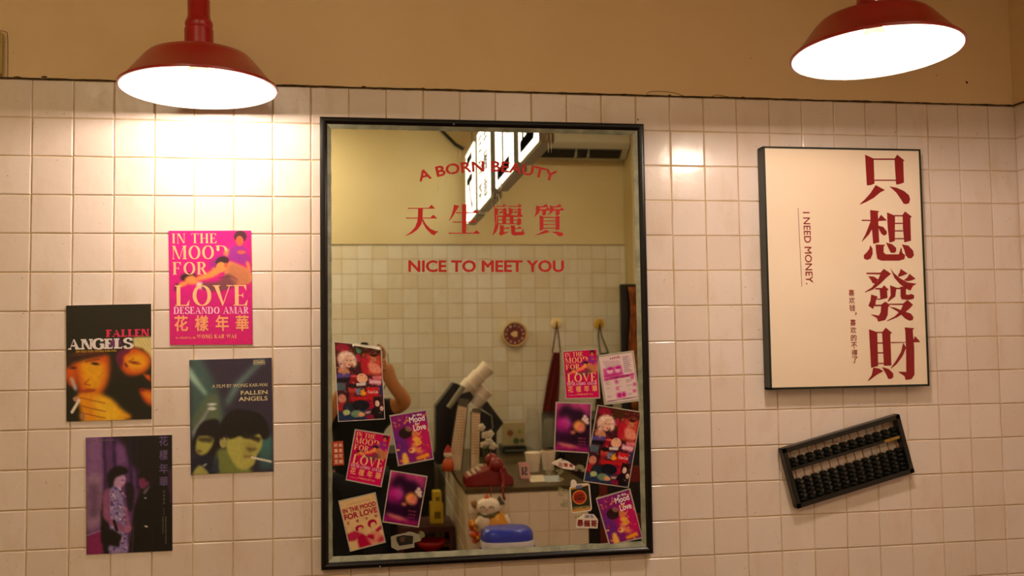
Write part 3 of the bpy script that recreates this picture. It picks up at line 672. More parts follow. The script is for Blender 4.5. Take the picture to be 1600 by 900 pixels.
def art_warm(ext):
    c = Canvas(ext, 110, 150, (22, 18, 8)); P = c.poly; Y = (240, 170, 10); O = (214, 84, 6); R = (140, 20, 20)
    P([(490, 282), (622, 278), (624, 440), (600, 400), (560, 360), (500, 350)], (214, 196, 130), 3)
    for k in range(4): c.line([(520 + 26 * k, 285), (560 + 22 * k, 350)], 3, (170, 140, 80), 3, .6)
    P([(340, 290), (400, 285), (420, 320), (390, 345), (330, 345)], (120, 40, 110), 6, .9)
    P([(60, 400), (230, 380), (320, 400), (335, 480), (320, 580), (270, 670), (200, 690), (140, 660), (110, 600), (90, 500)], O, 14, 1, True)
    P([(130, 440), (230, 430), (300, 470), (290, 580), (230, 650), (160, 600)], Y, 22, .95, True); P([(160, 420), (320, 400), (330, 430), (180, 450)], O, 10, .6)
    P([(38, 480), (90, 470), (110, 520), (100, 600), (60, 600), (38, 560)], O, 10, 1, True); P([(38, 395), (330, 375), (290, 400), (160, 425), (60, 455), (38, 460)], (40, 16, 18), 8)
    P([(60, 545), (80, 540), (110, 610), (105, 640), (85, 620)], (210, 190, 200), 6, .9)
    c.ell(234, 455, 26, 9, (50, 14, 10), 8, 1, 8); c.ell(84, 480, 22, 8, (70, 20, 14), 8); c.line([(170, 440), (260, 425)], 8, (90, 30, 16), 8, .7); c.line([(190, 560), (160, 590), (200, 600)], 8, (150, 50, 14), 9, .7)
    P([(120, 640), (180, 628), (240, 632), (200, 652), (140, 658)], R, 6, .9, True)
    P([(395, 400), (470, 350), (560, 370), (612, 420), (612, 480), (560, 530), (470, 540), (415, 500)], O, 9, 1, True); P([(440, 420), (540, 390), (600, 440), (560, 500), (470, 500)], Y, 16, .9, True)
    P([(375, 400), (420, 360), (480, 345), (470, 380), (430, 410), (420, 480), (390, 470)], (100, 10, 60), 6, .9, True)
    c.ell(505, 455, 34, 9, (120, 20, 20), 12, .9, 12); c.ell(446, 470, 16, 9, (110, 20, 36), 10, .9, 60); c.line([(470, 440), (500, 425)], 6, (130, 30, 20), 8, .6); P([(560, 530), (610, 540), (624, 590), (590, 570)], O, 5)
    P([(540, 640), (624, 650), (624, 750), (590, 735), (560, 700)], O, 8, 1, True); P([(560, 660), (620, 665), (624, 720)], Y, 12, .8); c.ell(556, 640, 22, 14, R, 8, .7)
    P([(110, 660), (220, 650), (330, 690), (400, 760), (478, 832), (160, 846), (130, 760)], (236, 150, 14), 8, 1, True); P([(230, 690), (340, 700), (410, 780), (440, 830), (260, 830)], (252, 200, 40), 22, .85, True)
    for y in (700, 755, 800): c.line([(130, y - 20), (200, y), (300, y + 24)], 6, (150, 62, 10), 7, .8)
    c.ell(105, 690, 24, 18, (230, 160, 130), 6, .8); c.line([(75, 778), (122, 700)], 20, (236, 222, 206), 3)
    c.ell(152, 810, 10, 30, (150, 110, 160), 6, .7)
    return c.noise(.06, 2)
def print_warm(t, fn):
    f = lambda x, y: fn(x, y, .0004)
    a = MB(); serif_fit(a, 'FALLEN', 308, 226, 606, 276, f, T=.26, h=.13, gap=.0); a.make('title_lettering', INK((226, 40, 90)), t)
    a = MB(); serif_fit(a, 'ANGELS', 52, 286, 494, 356, f, T=.27, h=.14, gap=.0); a.make('title_lettering', INK((236, 224, 226)), t)
    a = MB(); text_fit(a, 'EIN FILM VON WONG KAR-WAI', 105, 362, 380, 377, f, .02); a.make('small_lettering', INK((214, 160, 40)), t)
def art_tunnel(ext):
    c = Canvas(ext, 110, 150, (52, 42, 64)); P = c.poly; T = (84, 130, 124)
    P([(48, 55), (140, 55), (260, 290), (300, 500), (50, 620)], (70, 100, 96), 20, .9); P([(48, 100), (175, 300), (160, 310), (48, 190)], (170, 206, 186), 9, .9)
    P([(170, 310), (245, 300), (275, 480), (180, 520), (60, 560), (60, 470)], (96, 110, 84), 10, .9); P([(60, 560), (190, 380), (200, 385), (70, 610)], (160, 160, 170), 5, .8)
    P([(300, 350), (360, 240), (560, 60), (600, 60), (420, 240), (310, 400)], (110, 150, 140), 14, .8); P([(520, 640), (632, 600), (638, 838), (540, 840)], (74, 134, 128), 14, 1)
    c.ell(205, 372, 32, 10, (205, 210, 205), 8); c.ell(205, 402, 30, 12, (205, 210, 205), 8); c.grad((28, 22, 40), 300, 560, 300, 860, .5)
    P([(60, 862), (62, 760), (110, 730), (230, 720), (330, 700), (420, 860)], (22, 26, 48), 8, 1)
    P([(110, 520), (180, 478), (250, 490), (270, 600), (240, 700), (190, 730), (80, 690), (62, 640)], (26, 18, 24), 7, 1, True)
    P([(88, 640), (110, 590), (200, 600), (210, 640), (170, 705), (120, 722), (86, 690)], (176, 172, 84), 8, 1, True); P([(100, 600), (210, 600), (200, 640), (110, 628)], (50, 40, 30), 7, .8); P([(96, 688), (128, 690), (126, 702), (100, 700)], (90, 50, 50), 4)
    P([(240, 860), (230, 720), (270, 680), (330, 700), (420, 800), (480, 840), (480, 856)], (120, 130, 66), 9, 1, True); P([(190, 840), (240, 720), (250, 850)], (40, 48, 74), 4)
    P([(300, 660), (330, 590), (470, 540), (560, 600), (560, 650), (552, 690), (520, 740), (500, 800), (440, 838), (380, 820), (330, 750)], (186, 180, 90), 8, 1, True)
    P([(430, 640), (520, 650), (500, 720), (430, 740)], (150, 130, 70), 14, .6); P([(440, 680), (520, 690), (530, 700), (470, 712)], (90, 74, 50), 7, .8)
    c.ell(280, 640, 26, 38, (176, 164, 96), 5)
    P([(262, 620), (270, 500), (350, 420), (470, 425), (570, 470), (612, 560), (600, 620), (560, 625), (540, 590), (450, 620), (400, 600), (330, 620), (300, 590)], (22, 16, 18), 6, 1, True)
    P([(430, 570), (550, 620), (540, 650), (440, 610)], (40, 28, 24), 8, .9); P([(416, 736), (488, 742), (486, 752), (430, 750)], (110, 70, 50), 4, .9)
    for k in range(8): c.line([(330 + 20 * k, 430 + 3 * k), (300 + 30 * k, 560)], 3, (64, 52, 56), 4, .4)
    c.line([(484, 752), (620, 786)], 15, (226, 216, 206), 2); P([(66, 862), (70, 830), (110, 790), (160, 830), (170, 860)], (170, 165, 90), 5, 1, True); c.ell(148, 792, 18, 8, (190, 200, 190), 5, .7, -30)
    return c.noise(.06, 2)
def print_tunnel(t, fn):
    f = lambda x, y: fn(x, y, .0004); a = MB()
    text_fit(a, 'A FILM BY WONG KAR-WAI', 208, 234, 604, 258, f, .004); text_fit(a, 'FALLEN', 412, 284, 604, 312, f, .02); text_fit(a, 'ANGELS', 396, 326, 604, 356, f, .02)
    a.make('lettering', INK((222, 206, 160)), t); a = MB(); text_fit(a, 'SPECIAL', 504, 70, 588, 80, f, .02); text_fit(a, 'SCREEN', 504, 82, 588, 94, f, .05); text_fit(a, 'EDITION', 504, 97, 588, 105, f, .0)
    a.make('lettering', INK((222, 206, 160)), t)
def art_violet(ext):
    c = Canvas(ext, 110, 150, (20, 12, 20)); P = c.poly
    P([(40, 60), (240, 60), (310, 120), (330, 230), (410, 320), (400, 560), (320, 860), (45, 862)], (104, 58, 120), 16, .9)
    P([(45, 60), (150, 60), (160, 300), (140, 700), (45, 720)], (150, 104, 160), 22, .8); P([(45, 320), (150, 310), (150, 640), (45, 700)], (166, 130, 160), 14, .8)
    for x0, w_ in ((160, 14), (225, 22), (335, 16), (385, 10)): P([(x0, 60), (x0 + w_, 60), (x0 + w_ + 10, 420), (x0 + 4, 420)], (36, 16, 66), 7, .8)
    P([(240, 110), (300, 130), (330, 240), (260, 260)], (132, 84, 150), 10, .8); P([(60, 370), (130, 380), (130, 600), (60, 610)], (70, 40, 80), 14, .5)
    P([(45, 740), (170, 690), (180, 862), (45, 862)], (140, 30, 96), 6, 1); c.line([(45, 730), (170, 690)], 7, (200, 150, 180), 4, .7)
    P([(610, 300), (635, 280), (635, 520), (615, 540)], (100, 40, 96), 8, .7)
    P([(160, 862), (150, 780), (140, 600), (165, 420), (205, 400), (200, 862)], (18, 10, 18), 6, 1)
    P([(205, 400), (245, 380), (280, 430), (300, 530), (305, 620), (320, 740), (318, 862), (200, 862), (205, 700), (195, 520)], (150, 130, 190), 5, 1, True)
    r = random.Random(2)
    for _ in range(120): c.ell(r.uniform(205, 315), r.uniform(410, 850), r.uniform(3, 8), r.uniform(4, 12), r.choice([(60, 40, 130), (220, 200, 226), (96, 40, 110), (190, 160, 200)]), 3, .8, r.uniform(0, 180))
    P([(160, 440), (200, 420), (205, 600), (260, 650), (320, 690), (330, 720), (280, 710), (170, 630), (155, 560)], (150, 84, 130), 7, 1, True)
    P([(300, 520), (320, 560), (350, 690), (320, 700)], (170, 104, 150), 6, .9); c.ell(325, 695, 26, 24, (170, 110, 150), 6, .9)
    P([(140, 670), (230, 700), (285, 740), (260, 820), (140, 780)], (12, 6, 12), 3, 1); c.line([(232, 640), (250, 700)], 20, (14, 8, 14), 3)
    c.ell(270, 362, 42, 52, (196, 150, 196), 6, 1, 15); P([(185, 330), (210, 285), (260, 265), (318, 280), (330, 310), (290, 325), (240, 345), (225, 400), (200, 410), (188, 370)], (14, 6, 14), 4, 1, True)
    c.line([(282, 362), (306, 362)], 5, (90, 40, 80), 3, .8); c.line([(280, 395), (300, 394)], 5, (150, 40, 90), 3, .8)
    c.ell(440, 380, 36, 50, (120, 44, 90), 6); P([(400, 330), (430, 310), (480, 320), (484, 370), (460, 375), (440, 350), (405, 350)], (14, 8, 12), 3, 1, True)
    P([(370, 560), (420, 450), (480, 400), (560, 420), (610, 560), (610, 850), (360, 850), (360, 700)], (12, 8, 10), 5, 1, True); P([(430, 450), (478, 402), (482, 410), (440, 465)], (206, 190, 200), 3, .8)
    P([(310, 400), (340, 380), (370, 420), (360, 560), (330, 560)], (16, 8, 20), 8, .9, True); c.ell(448, 490, 9, 4, (220, 200, 190), 3); c.ell(452, 684, 14, 5, (220, 200, 190), 3, 1, 20)
    c.line([(365, 680), (355, 850)], 8, (90, 60, 80), 4, .8); c.line([(497, 700), (497, 850)], 4, (60, 44, 50), 3, .7)
    return c.noise(.12, 2)
def print_violet(t, fn):
    f = lambda x, y: fn(x, y, .0004); a = MB()
    for k, ch in enumerate('花樣年華'): text_fit(a, ch, 545, (66, 160, 256, 346)[k], 606, (134, 232, 326, 414)[k], f, .02)
    a.make('title_lettering', INK((104, 84, 132)), t)
    a = MB()
    for k, ch in enumerate('화양연화'): text_fit(a, ch, 570, 442 + 26 * k, 584, 460 + 26 * k, f, .01)
    a.flat([f(574, 560), f(576, 560), f(578, 612), f(576, 612)])
    r = random.Random(1)
    for col_, y1_ in ((566, 740), (586, 812)):
        y = 622
        while y < y1_: a.flat([f(col_, y), f(col_ + 7, y), f(col_ + 7, y + r.uniform(3, 9)), f(col_, y + 7)]); y += 12
    for k in range(20): a.flat([f(70 + 8.5 * k, 80), f(75 + 8.5 * k, 80), f(75 + 8.5 * k, 86), f(70 + 8.5 * k, 86)])
    a.make('small_lettering', INK((128, 116, 100)), t, kind='stuff')

def poster(label, Q, ext, art, prt, border=None):
    Q = [W(x, y, -.0052) for x, y in Q]; c0 = sum(Q) / 4
    t = Thing('poster', label, 'poster', (c0[0], 0, Q[3][2]), 'film posters on the tiles')
    fn = quad_fn(Q, ext, .0006)
    art(ext).mesh('picture', fn, m_print, t)
    a = MB(); q = [np.array(p) + np.array([0, .0012, 0]) for p in Q]; a.prism(q, (0, -.0015, 0)).make('sheet', m_paper, t)
    prt(t, fn)
poster('magenta poster with cream serif title, highest of the four on the left wall', [(263.4, 360.6), (392.4, 360.2), (395, 538.2), (265.7, 538.9)], EXT1, art_magenta, print_magenta)
poster('black and yellow poster of a smoking face, leftmost of the four', [(103.4, 477.4), (236.2, 474.8), (237.1, 654.6), (103.9, 658.7)], (37, 55, 622, 840), art_warm, print_warm)
poster('blue-green poster of two dark-haired faces in a tunnel, nearest the mirror', [(295.7, 562.5), (424.6, 558.9), (427.2, 736.4), (298.3, 741.6)], (48, 57, 638, 855), art_tunnel, print_tunnel)
poster('violet and black poster of a couple in an alley, lowest of the four', [(134.1, 683.6), (269, 679.4), (269.6, 860.4), (135.3, 866.4)], (42, 60, 635, 858), art_violet, print_violet)

# ---- stickers on the mirror
def art_collage(ext):
    c = Canvas(ext, 116, 190, (70, 22, 36)); P = lambda p_, c_, s_=0, *k_: c.poly(p_, c_, s_ * .55, *k_); E = lambda x_, y_, a_, b_, c_, s_=0, *k_: c.ell(x_, y_, a_, b_, c_, s_ * .6, *k_)    # page 0..100 x 0..170
    P([(0, 0), (100, 0), (100, 45), (0, 45)], (84, 26, 24), 3); E(17, 11, 15, 9, (150, 16, 50), 4); P([(40, 0), (62, 0), (60, 45), (36, 50)], (74, 40, 14), 5)
    P([(60, 20), (100, 18), (100, 70), (60, 66)], (206, 66, 50), 4); P([(56, 32), (70, 24), (74, 50), (66, 66), (56, 60)], (190, 22, 44), 2, 1, True); E(84, 27, 7, 9, (206, 120, 90), 2); E(84, 20, 8, 5, (70, 20, 20), 2)
    P([(70, 42), (84, 38), (98, 50), (97, 62), (76, 62)], (236, 140, 120), 3, 1, True); E(50, 30, 5, 10, (170, 30, 70), 3)
    P([(4, 66), (10, 52), (20, 50), (30, 66)], (210, 140, 110), 2, 1, True); P([(6, 44), (4, 34), (10, 22), (24, 17), (38, 20), (45, 32), (45, 46), (38, 52), (34, 40), (30, 52), (18, 52), (10, 54)], (236, 190, 176), 3, 1, True); P([(12, 26), (24, 19), (36, 24), (40, 34), (28, 26), (16, 34)], (252, 222, 206), 3, .9, True); P([(20, 30), (30, 27), (36, 34), (35, 46), (29, 53), (23, 50), (19, 40)], (238, 182, 160), 2, 1, True); E(25, 37, 2.4, .9, (110, 60, 60), .8); E(33, 37, 2, .9, (110, 60, 60), .8); E(30, 47, 3, 1.2, (196, 50, 60), .8); P([(38, 24), (44, 34), (43, 46), (37, 44)], (246, 206, 190), 2, .9, True)
    P([(0, 68), (30, 66), (34, 74), (0, 78)], (90, 70, 150), 2); P([(0, 78), (34, 76), (36, 84), (0, 86)], (20, 18, 34), 2); E(38, 74, 9, 7, (150, 20, 44), 2); E(36, 84, 9, 7, (140, 16, 36), 2); E(38, 72, 7, 2, (230, 90, 90), 1)
    E(56, 76, 12, 11, (246, 182, 150), 1.5); P([(42, 88), (64, 85), (63, 92), (42, 94)], (236, 232, 236), 1); P([(70, 76), (98, 78), (97, 92), (70, 88)], (226, 120, 150), 1); P([(78, 70), (100, 68), (100, 78), (80, 78)], (230, 120, 130), 2)
    P([(0, 88), (20, 88), (20, 104), (0, 104)], (80, 96, 110), 2); P([(20, 90), (36, 90), (34, 130), (18, 130)], (60, 14, 24), 2); E(33, 102, 9, 10, (190, 60, 50), 3); P([(26, 110), (38, 106), (36, 124), (24, 130)], (150, 30, 40), 3); E(34, 94, 9, 5, (30, 14, 20), 2)
    P([(40, 100), (54, 98), (54, 112), (42, 114)], (120, 130, 160), 2); P([(52, 104), (58, 98), (60, 106), (68, 110), (58, 116), (50, 114)], (244, 170, 40), 1.2); P([(64, 96), (92, 95), (91, 117), (63, 116)], (216, 22, 40), 1)
    P([(92, 92), (100, 90), (100, 120), (92, 116)], (50, 50, 100), 2); E(10, 122, 9, 10, (206, 130, 110), 4); P([(30, 118), (78, 116), (78, 126), (30, 128)], (200, 24, 30), 1.2); P([(60, 126), (80, 124), (80, 150), (60, 150)], (170, 16, 50), 2); P([(0, 132), (14, 130), (12, 150), (0, 150)], (180, 24, 40), 3)
    P([(0, 150), (100, 146), (100, 170), (0, 170)], (30, 50, 90), 4); E(50, 137, 19, 12, (20, 20, 34), 2); E(22, 142, 12, 10, (24, 40, 56), 3); E(18, 152, 8, 6, (180, 196, 130), 3); E(40, 156, 13, 8, (110, 140, 110), 4); E(50, 158, 8, 5, (220, 160, 110), 3); P([(58, 152), (80, 150), (80, 155), (60, 157)], (226, 150, 130), 1)
    P([(70, 166), (76, 144), (96, 144), (99, 166)], (24, 14, 22), 1.5, 1, True); E(86, 130, 9, 12, (34, 16, 20), 1.5); E(86, 134, 5, 7, (240, 200, 180), 1.2); E(95, 146, 4, 6, (230, 180, 160), 1.5); P([(60, 160), (76, 158), (76, 170), (60, 170)], (140, 20, 60), 2)
    r = random.Random(12)
    for _ in range(150): E(r.uniform(0, 100), r.uniform(0, 170), r.uniform(.8, 3.4), r.uniform(.6, 2), r.choice([(230, 190, 170), (120, 20, 30), (30, 20, 40), (210, 60, 70), (70, 80, 130), (200, 150, 90)]), 2, .45, r.uniform(0, 180))
    return c.noise(.14, 2)
def print_collage(t, fn):
    f = lambda x, y: fn(x, y, .0003)
    a = MB(); text_fit(a, 'Coca-Cola', 67, 103, 89, 110, f, .02); a.make('lettering', INK((250, 224, 224)), t); a = MB(); text_fit(a, 'SUBIAO', 44, 87, 62, 91, f, .02); a.make('lettering', INK((250, 224, 224)), t)
    a = MB(); text_fit(a, 'amico', 72, 78, 97, 87, f, .05); a.make('lettering', INK((250, 210, 224)), t)
def art_floral(ext):
    c = Canvas(ext, 60, 84, (134, 30, 116)); P = c.poly; E = c.ell; r = random.Random(4)    # 0..100 x 0..145
    E(80, 80, 40, 50, (196, 20, 100), 20); E(10, 90, 20, 40, (110, 36, 130), 12)
    for _ in range(70):
        x, y = r.uniform(0, 100), r.uniform(0, 145)
        if 12 < x < 66 and 30 < y < 120: continue
        E(x, y, r.uniform(2, 6), r.uniform(1, 3), r.choice([(240, 150, 60), (220, 100, 70), (250, 170, 80), (190, 30, 70)]), 1.5, .9, r.uniform(0, 180))
    E(34, 56, 19, 17, (44, 22, 26), 3); E(44, 46, 10, 7, (196, 150, 120), 4, .6, 30); E(60, 64, 9, 12, (232, 130, 80), 3); E(62, 80, 12, 7, (246, 170, 70), 3, 1, 10); E(64, 92, 12, 8, (246, 170, 70), 3, 1, -10)
    P([(48, 90), (56, 90), (62, 108), (80, 120), (60, 122), (46, 108)], (244, 150, 90), 3, 1, True); E(44, 110, 10, 8, (250, 190, 120), 3); E(40, 108, 5, 4, (220, 60, 80), 2)
    P([(14, 118), (22, 112), (28, 120), (28, 145), (12, 145)], (250, 190, 90), 1.2, 1, True); P([(52, 132), (90, 126), (92, 138), (54, 142)], (250, 160, 40), 2)
    return c.noise(.1, 2)
def print_floral(t, fn):
    f = lambda x, y: fn(x, y, .0003); a = MB()
    for s_, b_ in (('In the', (62, 4, 88, 12)), ('Mood', (50, 11, 94, 29)), ('for', (64, 30, 78, 38)), ('Love', (58, 36, 94, 55))): text_fit(a, s_, *b_, f, .03)
    a.make('title_lettering', INK((250, 236, 244)), t)
def art_night(ext):
    c = Canvas(ext, 60, 84, (70, 14, 66)); P = c.poly; E = lambda x_, y_, a_, b_, c_, s_=0, *k_: c.ell(x_, y_, a_, b_, c_, s_ * 2.2, *k_)
    P([(0, 0), (100, 0), (100, 40), (0, 40)], (190, 60, 130), 6); E(20, 58, 24, 26, (190, 30, 140), 12); E(35, 52, 12, 16, (220, 90, 180), 8, .7)
    P([(6, 26), (16, 10), (34, 6), (50, 16), (66, 16), (84, 26), (94, 44), (90, 60), (60, 46), (44, 56), (34, 40), (10, 42)], (40, 10, 42), 6, 1, True); P([(50, 40), (100, 44), (100, 120), (44, 120)], (38, 8, 34), 6); E(68, 68, 17, 17, (236, 150, 80), 5); E(74, 74, 10, 12, (230, 120, 130), 6, .7)
    for x, y in ((84, 38), (90, 46), (80, 46), (86, 52), (92, 56)): E(x, y, 5, 5, (250, 220, 210), 3)
    E(50, 88, 6, 5, (250, 150, 110), 4); P([(0, 92), (50, 98), (60, 124), (0, 120)], (46, 6, 44), 6); P([(0, 128), (100, 132), (100, 145), (0, 145)], (170, 24, 110), 5); P([(2, 122), (40, 124), (70, 134), (30, 132)], (250, 150, 130), 4, .9, True)
    return c.noise(.2, 3, seed=5)
def print_night(t, fn):
    f = lambda x, y: fn(x, y, .0003); a = MB()
    text_fit(a, 'MOOD', 66, 102, 88, 107, f, .0); text_fit(a, 'LOVE', 68, 112, 88, 117, f, .0); text_fit(a, '花樣年華', 66, 121, 88, 125, f, .0); a.make('lettering', INK((160, 50, 90)), t)
def art_cream(ext):
    c = Canvas(ext, 60, 84, (230, 190, 138)); P = c.poly; E = c.ell; K = (176, 8, 60)
    P([(0, 96), (22, 92), (40, 104), (20, 120), (0, 118)], K, 1.5, .85); P([(24, 145), (26, 112), (40, 104), (56, 120), (62, 145)], K, 1.2); E(38, 88, 12, 9, K, 1.2); E(40, 93, 7, 8, (226, 170, 130), 1.5); P([(50, 120), (70, 108), (90, 112), (100, 140), (60, 145)], (220, 120, 110), 4, .8)
    E(76, 84, 13, 12, K, 1.2); E(78, 90, 8, 9, (230, 184, 140), 1.5); P([(58, 112), (74, 118), (70, 132), (52, 118)], K, 1.5); P([(80, 106), (100, 96), (100, 106), (86, 112)], K, 1.5); P([(84, 132), (100, 126), (100, 145), (80, 145)], K, 3, .7)
    return c.noise(.06, 2)
def print_cream(t, fn):
    f = lambda x, y: fn(x, y, .0003); a = MB()
    text_fit(a, 'IN THE MOOD', 3, 22, 98, 36, f, .05); text_fit(a, 'FOR LOVE', 3, 39, 98, 56, f, .05)
    for k, ch in enumerate('花樣年華'): text_fit(a, ch, 6 + 27 * k, 61, 14 + 27 * k, 70, f, .02)
    text_fit(a, 'A FILM BY', 18, 12, 50, 15, f, .0); text_fit(a, 'KAR WAI', 54, 12, 84, 15, f, .0); a.make('lettering', INK((176, 8, 60)), t)
def art_leaflet(ext):
    c = Canvas(ext, 60, 84, (232, 204, 206)); r = random.Random(9); K = (196, 30, 130)
    for row in range(9):
        c.line([(8 + row, 14 + row * 2.6), (60, 20 + row * 2.6)], 1.1, (150, 80, 120), .5, .5)
    for row in range(22): c.line([(70, 8 + row * 2.4), (70 + r.uniform(14, 26), 8 + row * 2.4)], 1.1, (110, 80, 100), .5, .6)
    c.poly([(6, 38), (64, 34), (64, 62), (6, 66)], (214, 90, 160), 1); c.ell(26, 48, 9, 9, (240, 190, 214), 3); c.ell(50, 48, 8, 9, (240, 190, 214), 3); c.ell(28, 40, 9, 5, K, 2); c.ell(52, 40, 8, 5, K, 2); c.poly([(6, 58), (64, 56), (64, 66), (6, 68)], K, 3, .8)
    c.poly([(4, 70), (98, 64), (98, 70), (4, 76)], K, .5)
    for cx_ in range(3):
        for cy_ in range(3):
            for k in range(8): c.line([(6 + cx_ * 32, 80 + cy_ * 18 + k * 1.9), (6 + cx_ * 32 + r.uniform(8, 22), 80 + cy_ * 18 + k * 1.9)], .9, (170, 130, 150), .5, .5)
    for x, y in ((36, 78), (86, 72), (90, 94), (36, 100), (88, 114)): c.poly([(x, y), (x + 9, y), (x + 9, y + 10), (x, y + 10)], (214, 60, 150), 1, .9)
    c.poly([(34, 118), (66, 116), (66, 134), (34, 136)], (220, 110, 170), 1); c.ell(44, 126, 6, 7, K, 2); c.ell(58, 126, 5, 6, K, 2); c.line([(4, 141), (98, 138)], 2.4, (60, 40, 60), .6, .8)
    return c
def print_leaflet(t, fn):
    f = lambda x, y: fn(x, y, .0003); a = MB(); text_fit(a, 'LOVE', 32, 5, 62, 12, f, .04); text_fit(a, '花樣年華', 20, 66, 84, 73, f, .03); a.make('lettering', INK((160, 20, 110)), t)

m_slv = mat('clear_sleeve', (205, 205, 190), .25, alpha=.55)
def sticker(label, Q, art, prt, ext=(0, 0, 100, 145), sleeve=2.0, group='photo stickers on the mirror', name='sticker'):
    Qp = Q; cen_ = np.mean(np.array(Q), 0); Q = [W(x, y, YM - .001) for x, y in Q]; c0 = sum(Q) / 4
    t = Thing(name, label, 'sticker', (c0[0], YM, min(q[2] for q in Q)), group)
    fn = quad_fn(Q, ext, .0007); art(ext).mesh('picture', fn, m_print_gloss, t)
    out = []
    for x, y in Qp:
        d = np.array([x, y]) - cen_; d = d / np.abs(d) ; out.append(W(x + d[0] * sleeve * .9, y + d[1] * sleeve, YM - .0009))
    MB().prism(out, (0, -.0007, 0)).make('backing', m_paper if sleeve < 1.5 else mat('sleeve_edge', (176, 166, 150), .3), t)
    prt(t, fn)
    return t, fn
GE = (0, 0, 100, 170)
tc, fc = sticker('tall collage sticker with a curled top edge, upper left of the mirror', [(522.8, 534.6), (594.5, 542.4), (600.8, 654), (529.3, 658)], art_collage, print_collage, GE, 1.0)
a = MB(); cr = []                                           # the peeled, curling top edge
for k in range(13):
    u = 38 + 60 * k / 12; hgt = .006 * math.sin(math.pi * min(1, k / 12 * 1.05)); cr.append([fc(u, -1.5 - 2.0 * math.sin(k * .8) + 0.03 * (k - 6) ** 2, .001 + hgt), fc(u + 2, 6 + 2 * math.sin(k * 1.3 + 1) + k * .25, .0025 + hgt * .5), fc(u + 3, 2.5 + k * .3, .0045 + hgt * .8)])
for p, q in zip(cr, cr[1:]): a.add([p[0], q[0], q[1], p[1], p[2], q[2]], [(0, 1, 2, 3), (3, 2, 5, 4)])
a.make('curled_edge', mat('torn_paper', (206, 196, 178), .6), tc, smooth=True)
MB().flat([fc(45, 10, .0012), fc(48, 6, .0012), (fc(58, 12, .0012)), fc(54, 20, .0012), fc(48, 18, .0012)]).make('green_scrap', mat('green_paper', (80, 140, 116), .5), tc)
sticker('collage sticker tilted on the right edge of the mirror, above the lower floral card', [(935, 634), (1001, 644.8), (980.7, 761), (912.8, 751)], art_collage, print_collage, GE, 1.6)
sticker('purple and orange floral card in the left half of the mirror beside the elbow', [(610, 650.8), (665, 641.6), (676.4, 715.7), (623.6, 726.6)], art_floral, print_floral)
sticker('purple and orange floral card in the lower right corner of the mirror', [(932.6, 780.4), (982.8, 765), (1002.6, 839), (953.5, 850.7)], art_floral, print_floral)
SE = lambda ext: art_magenta(EXT1, (70, 96), (206, 0, 84))
sticker('small magenta card with serif title tilted in the lower left of the mirror', [(556.2, 672.3), (610.4, 681.4), (594.4, 759.5), (541.6, 748.4)], SE, print_magenta, EXT1)
sticker('small magenta card with serif title on the right of the mirror, below the wall hooks', [(880.2, 550), (931.8, 546.3), (936.2, 620.7), (885.1, 622)], SE, print_magenta, EXT1)
sticker('dark purple card of a couple at night, lower left of the mirror', [(611.9, 736.4), (666.4, 745.8), (652.5, 822.3), (599.2, 814)], art_night, print_night)
sticker('dark purple card of a couple at night, right half of the mirror beside the collage', [(870, 629.7), (922.8, 631.6), (920.6, 706.6), (867.2, 703.2)], art_night, print_night)
sticker('cream card with crimson lettering and a torn top, bottom left corner of the mirror', [(530.2, 784.6), (585, 771), (601.1, 845.7), (548.6, 860.3)], art_cream, print_cream)
sticker('white leaflet card with small pink print at the right edge of the mirror', [(935.8, 558.4), (987.2, 550.8), (997, 623.2), (947.3, 629.7)], art_leaflet, print_leaflet, sleeve=3.4)
# small die-cut stickers
def dsticker(name, label, pts, m, scale, off, group=None):
    f = lambda x, y, l=0.0: W(off[0] + x / scale, off[1] + y / scale, YM - .0012 - l)
    P_ = [f(x, y) for x, y in pts]; c0 = sum(P_) / len(P_)
    t = Thing(name, label, 'sticker', (c0[0], YM, min(p[2] for p in P_)), group)
    MB().prism([p + np.array([0, .0004, 0]) for p in P_], (0, -.0006, 0)).make('backing', m, t); return t, f
m_wst = mat('white_sticker', (226, 208, 196), .4)
t, f = dsticker('sticker', 'small vertical red sticker with white characters at the left edge of the mirror', [(67, 145), (130, 140), (137, 275), (72, 280)], mat('orange_red', (176, 52, 22), .4), 3.6, (500, 650))
a = MB(); g = lambda x, y: f(x, y, .0004)
for k, ch in enumerate('好事将至'): text_fit(a, ch, 78 + k, 153 + 31 * k, 100 + k, 176 + 31 * k, g, .035)
for k, ch in enumerate('未来可期'): text_fit(a, ch, 104 + k, 152 + 31 * k, 126 + k, 175 + 31 * k, g, .035)
a.make('lettering', INK((240, 196, 170)), t)
O7 = (6.92, (850, 705))
t, f = dsticker('sticker', 'die-cut cigarette packet sticker with a round red emblem', [(275, 398), (288, 385), (290, 335), (300, 312), (318, 306), (335, 312), (350, 330), (357, 355), (480, 346), (494, 360), (518, 620), (505, 646), (315, 672), (297, 655)], m_wst, *O7)
g = lambda x, y: f(x, y, .0003); g2 = lambda x, y: f(x, y, .0006); g3 = lambda x, y: f(x, y, .0009)
MB().flat([g(288, 420), g(480, 372), g(504, 615), g(308, 645)]).make('packet', INK((34, 36, 24)), t)
MB().flat([g(286, 400), g(478, 360), g(481, 382), g(289, 424)]).make('gold_band', INK((206, 140, 50)), t)
MB().flat([g2(304, 634), g2(500, 606), g2(504, 630), g2(308, 658)]).make('gold_band', INK((206, 140, 50)), t)
MB().flat([g2(345, 372), g2(412, 362), g2(414, 398), g2(348, 408)]).make('tax_stamp', INK((110, 110, 150)), t)
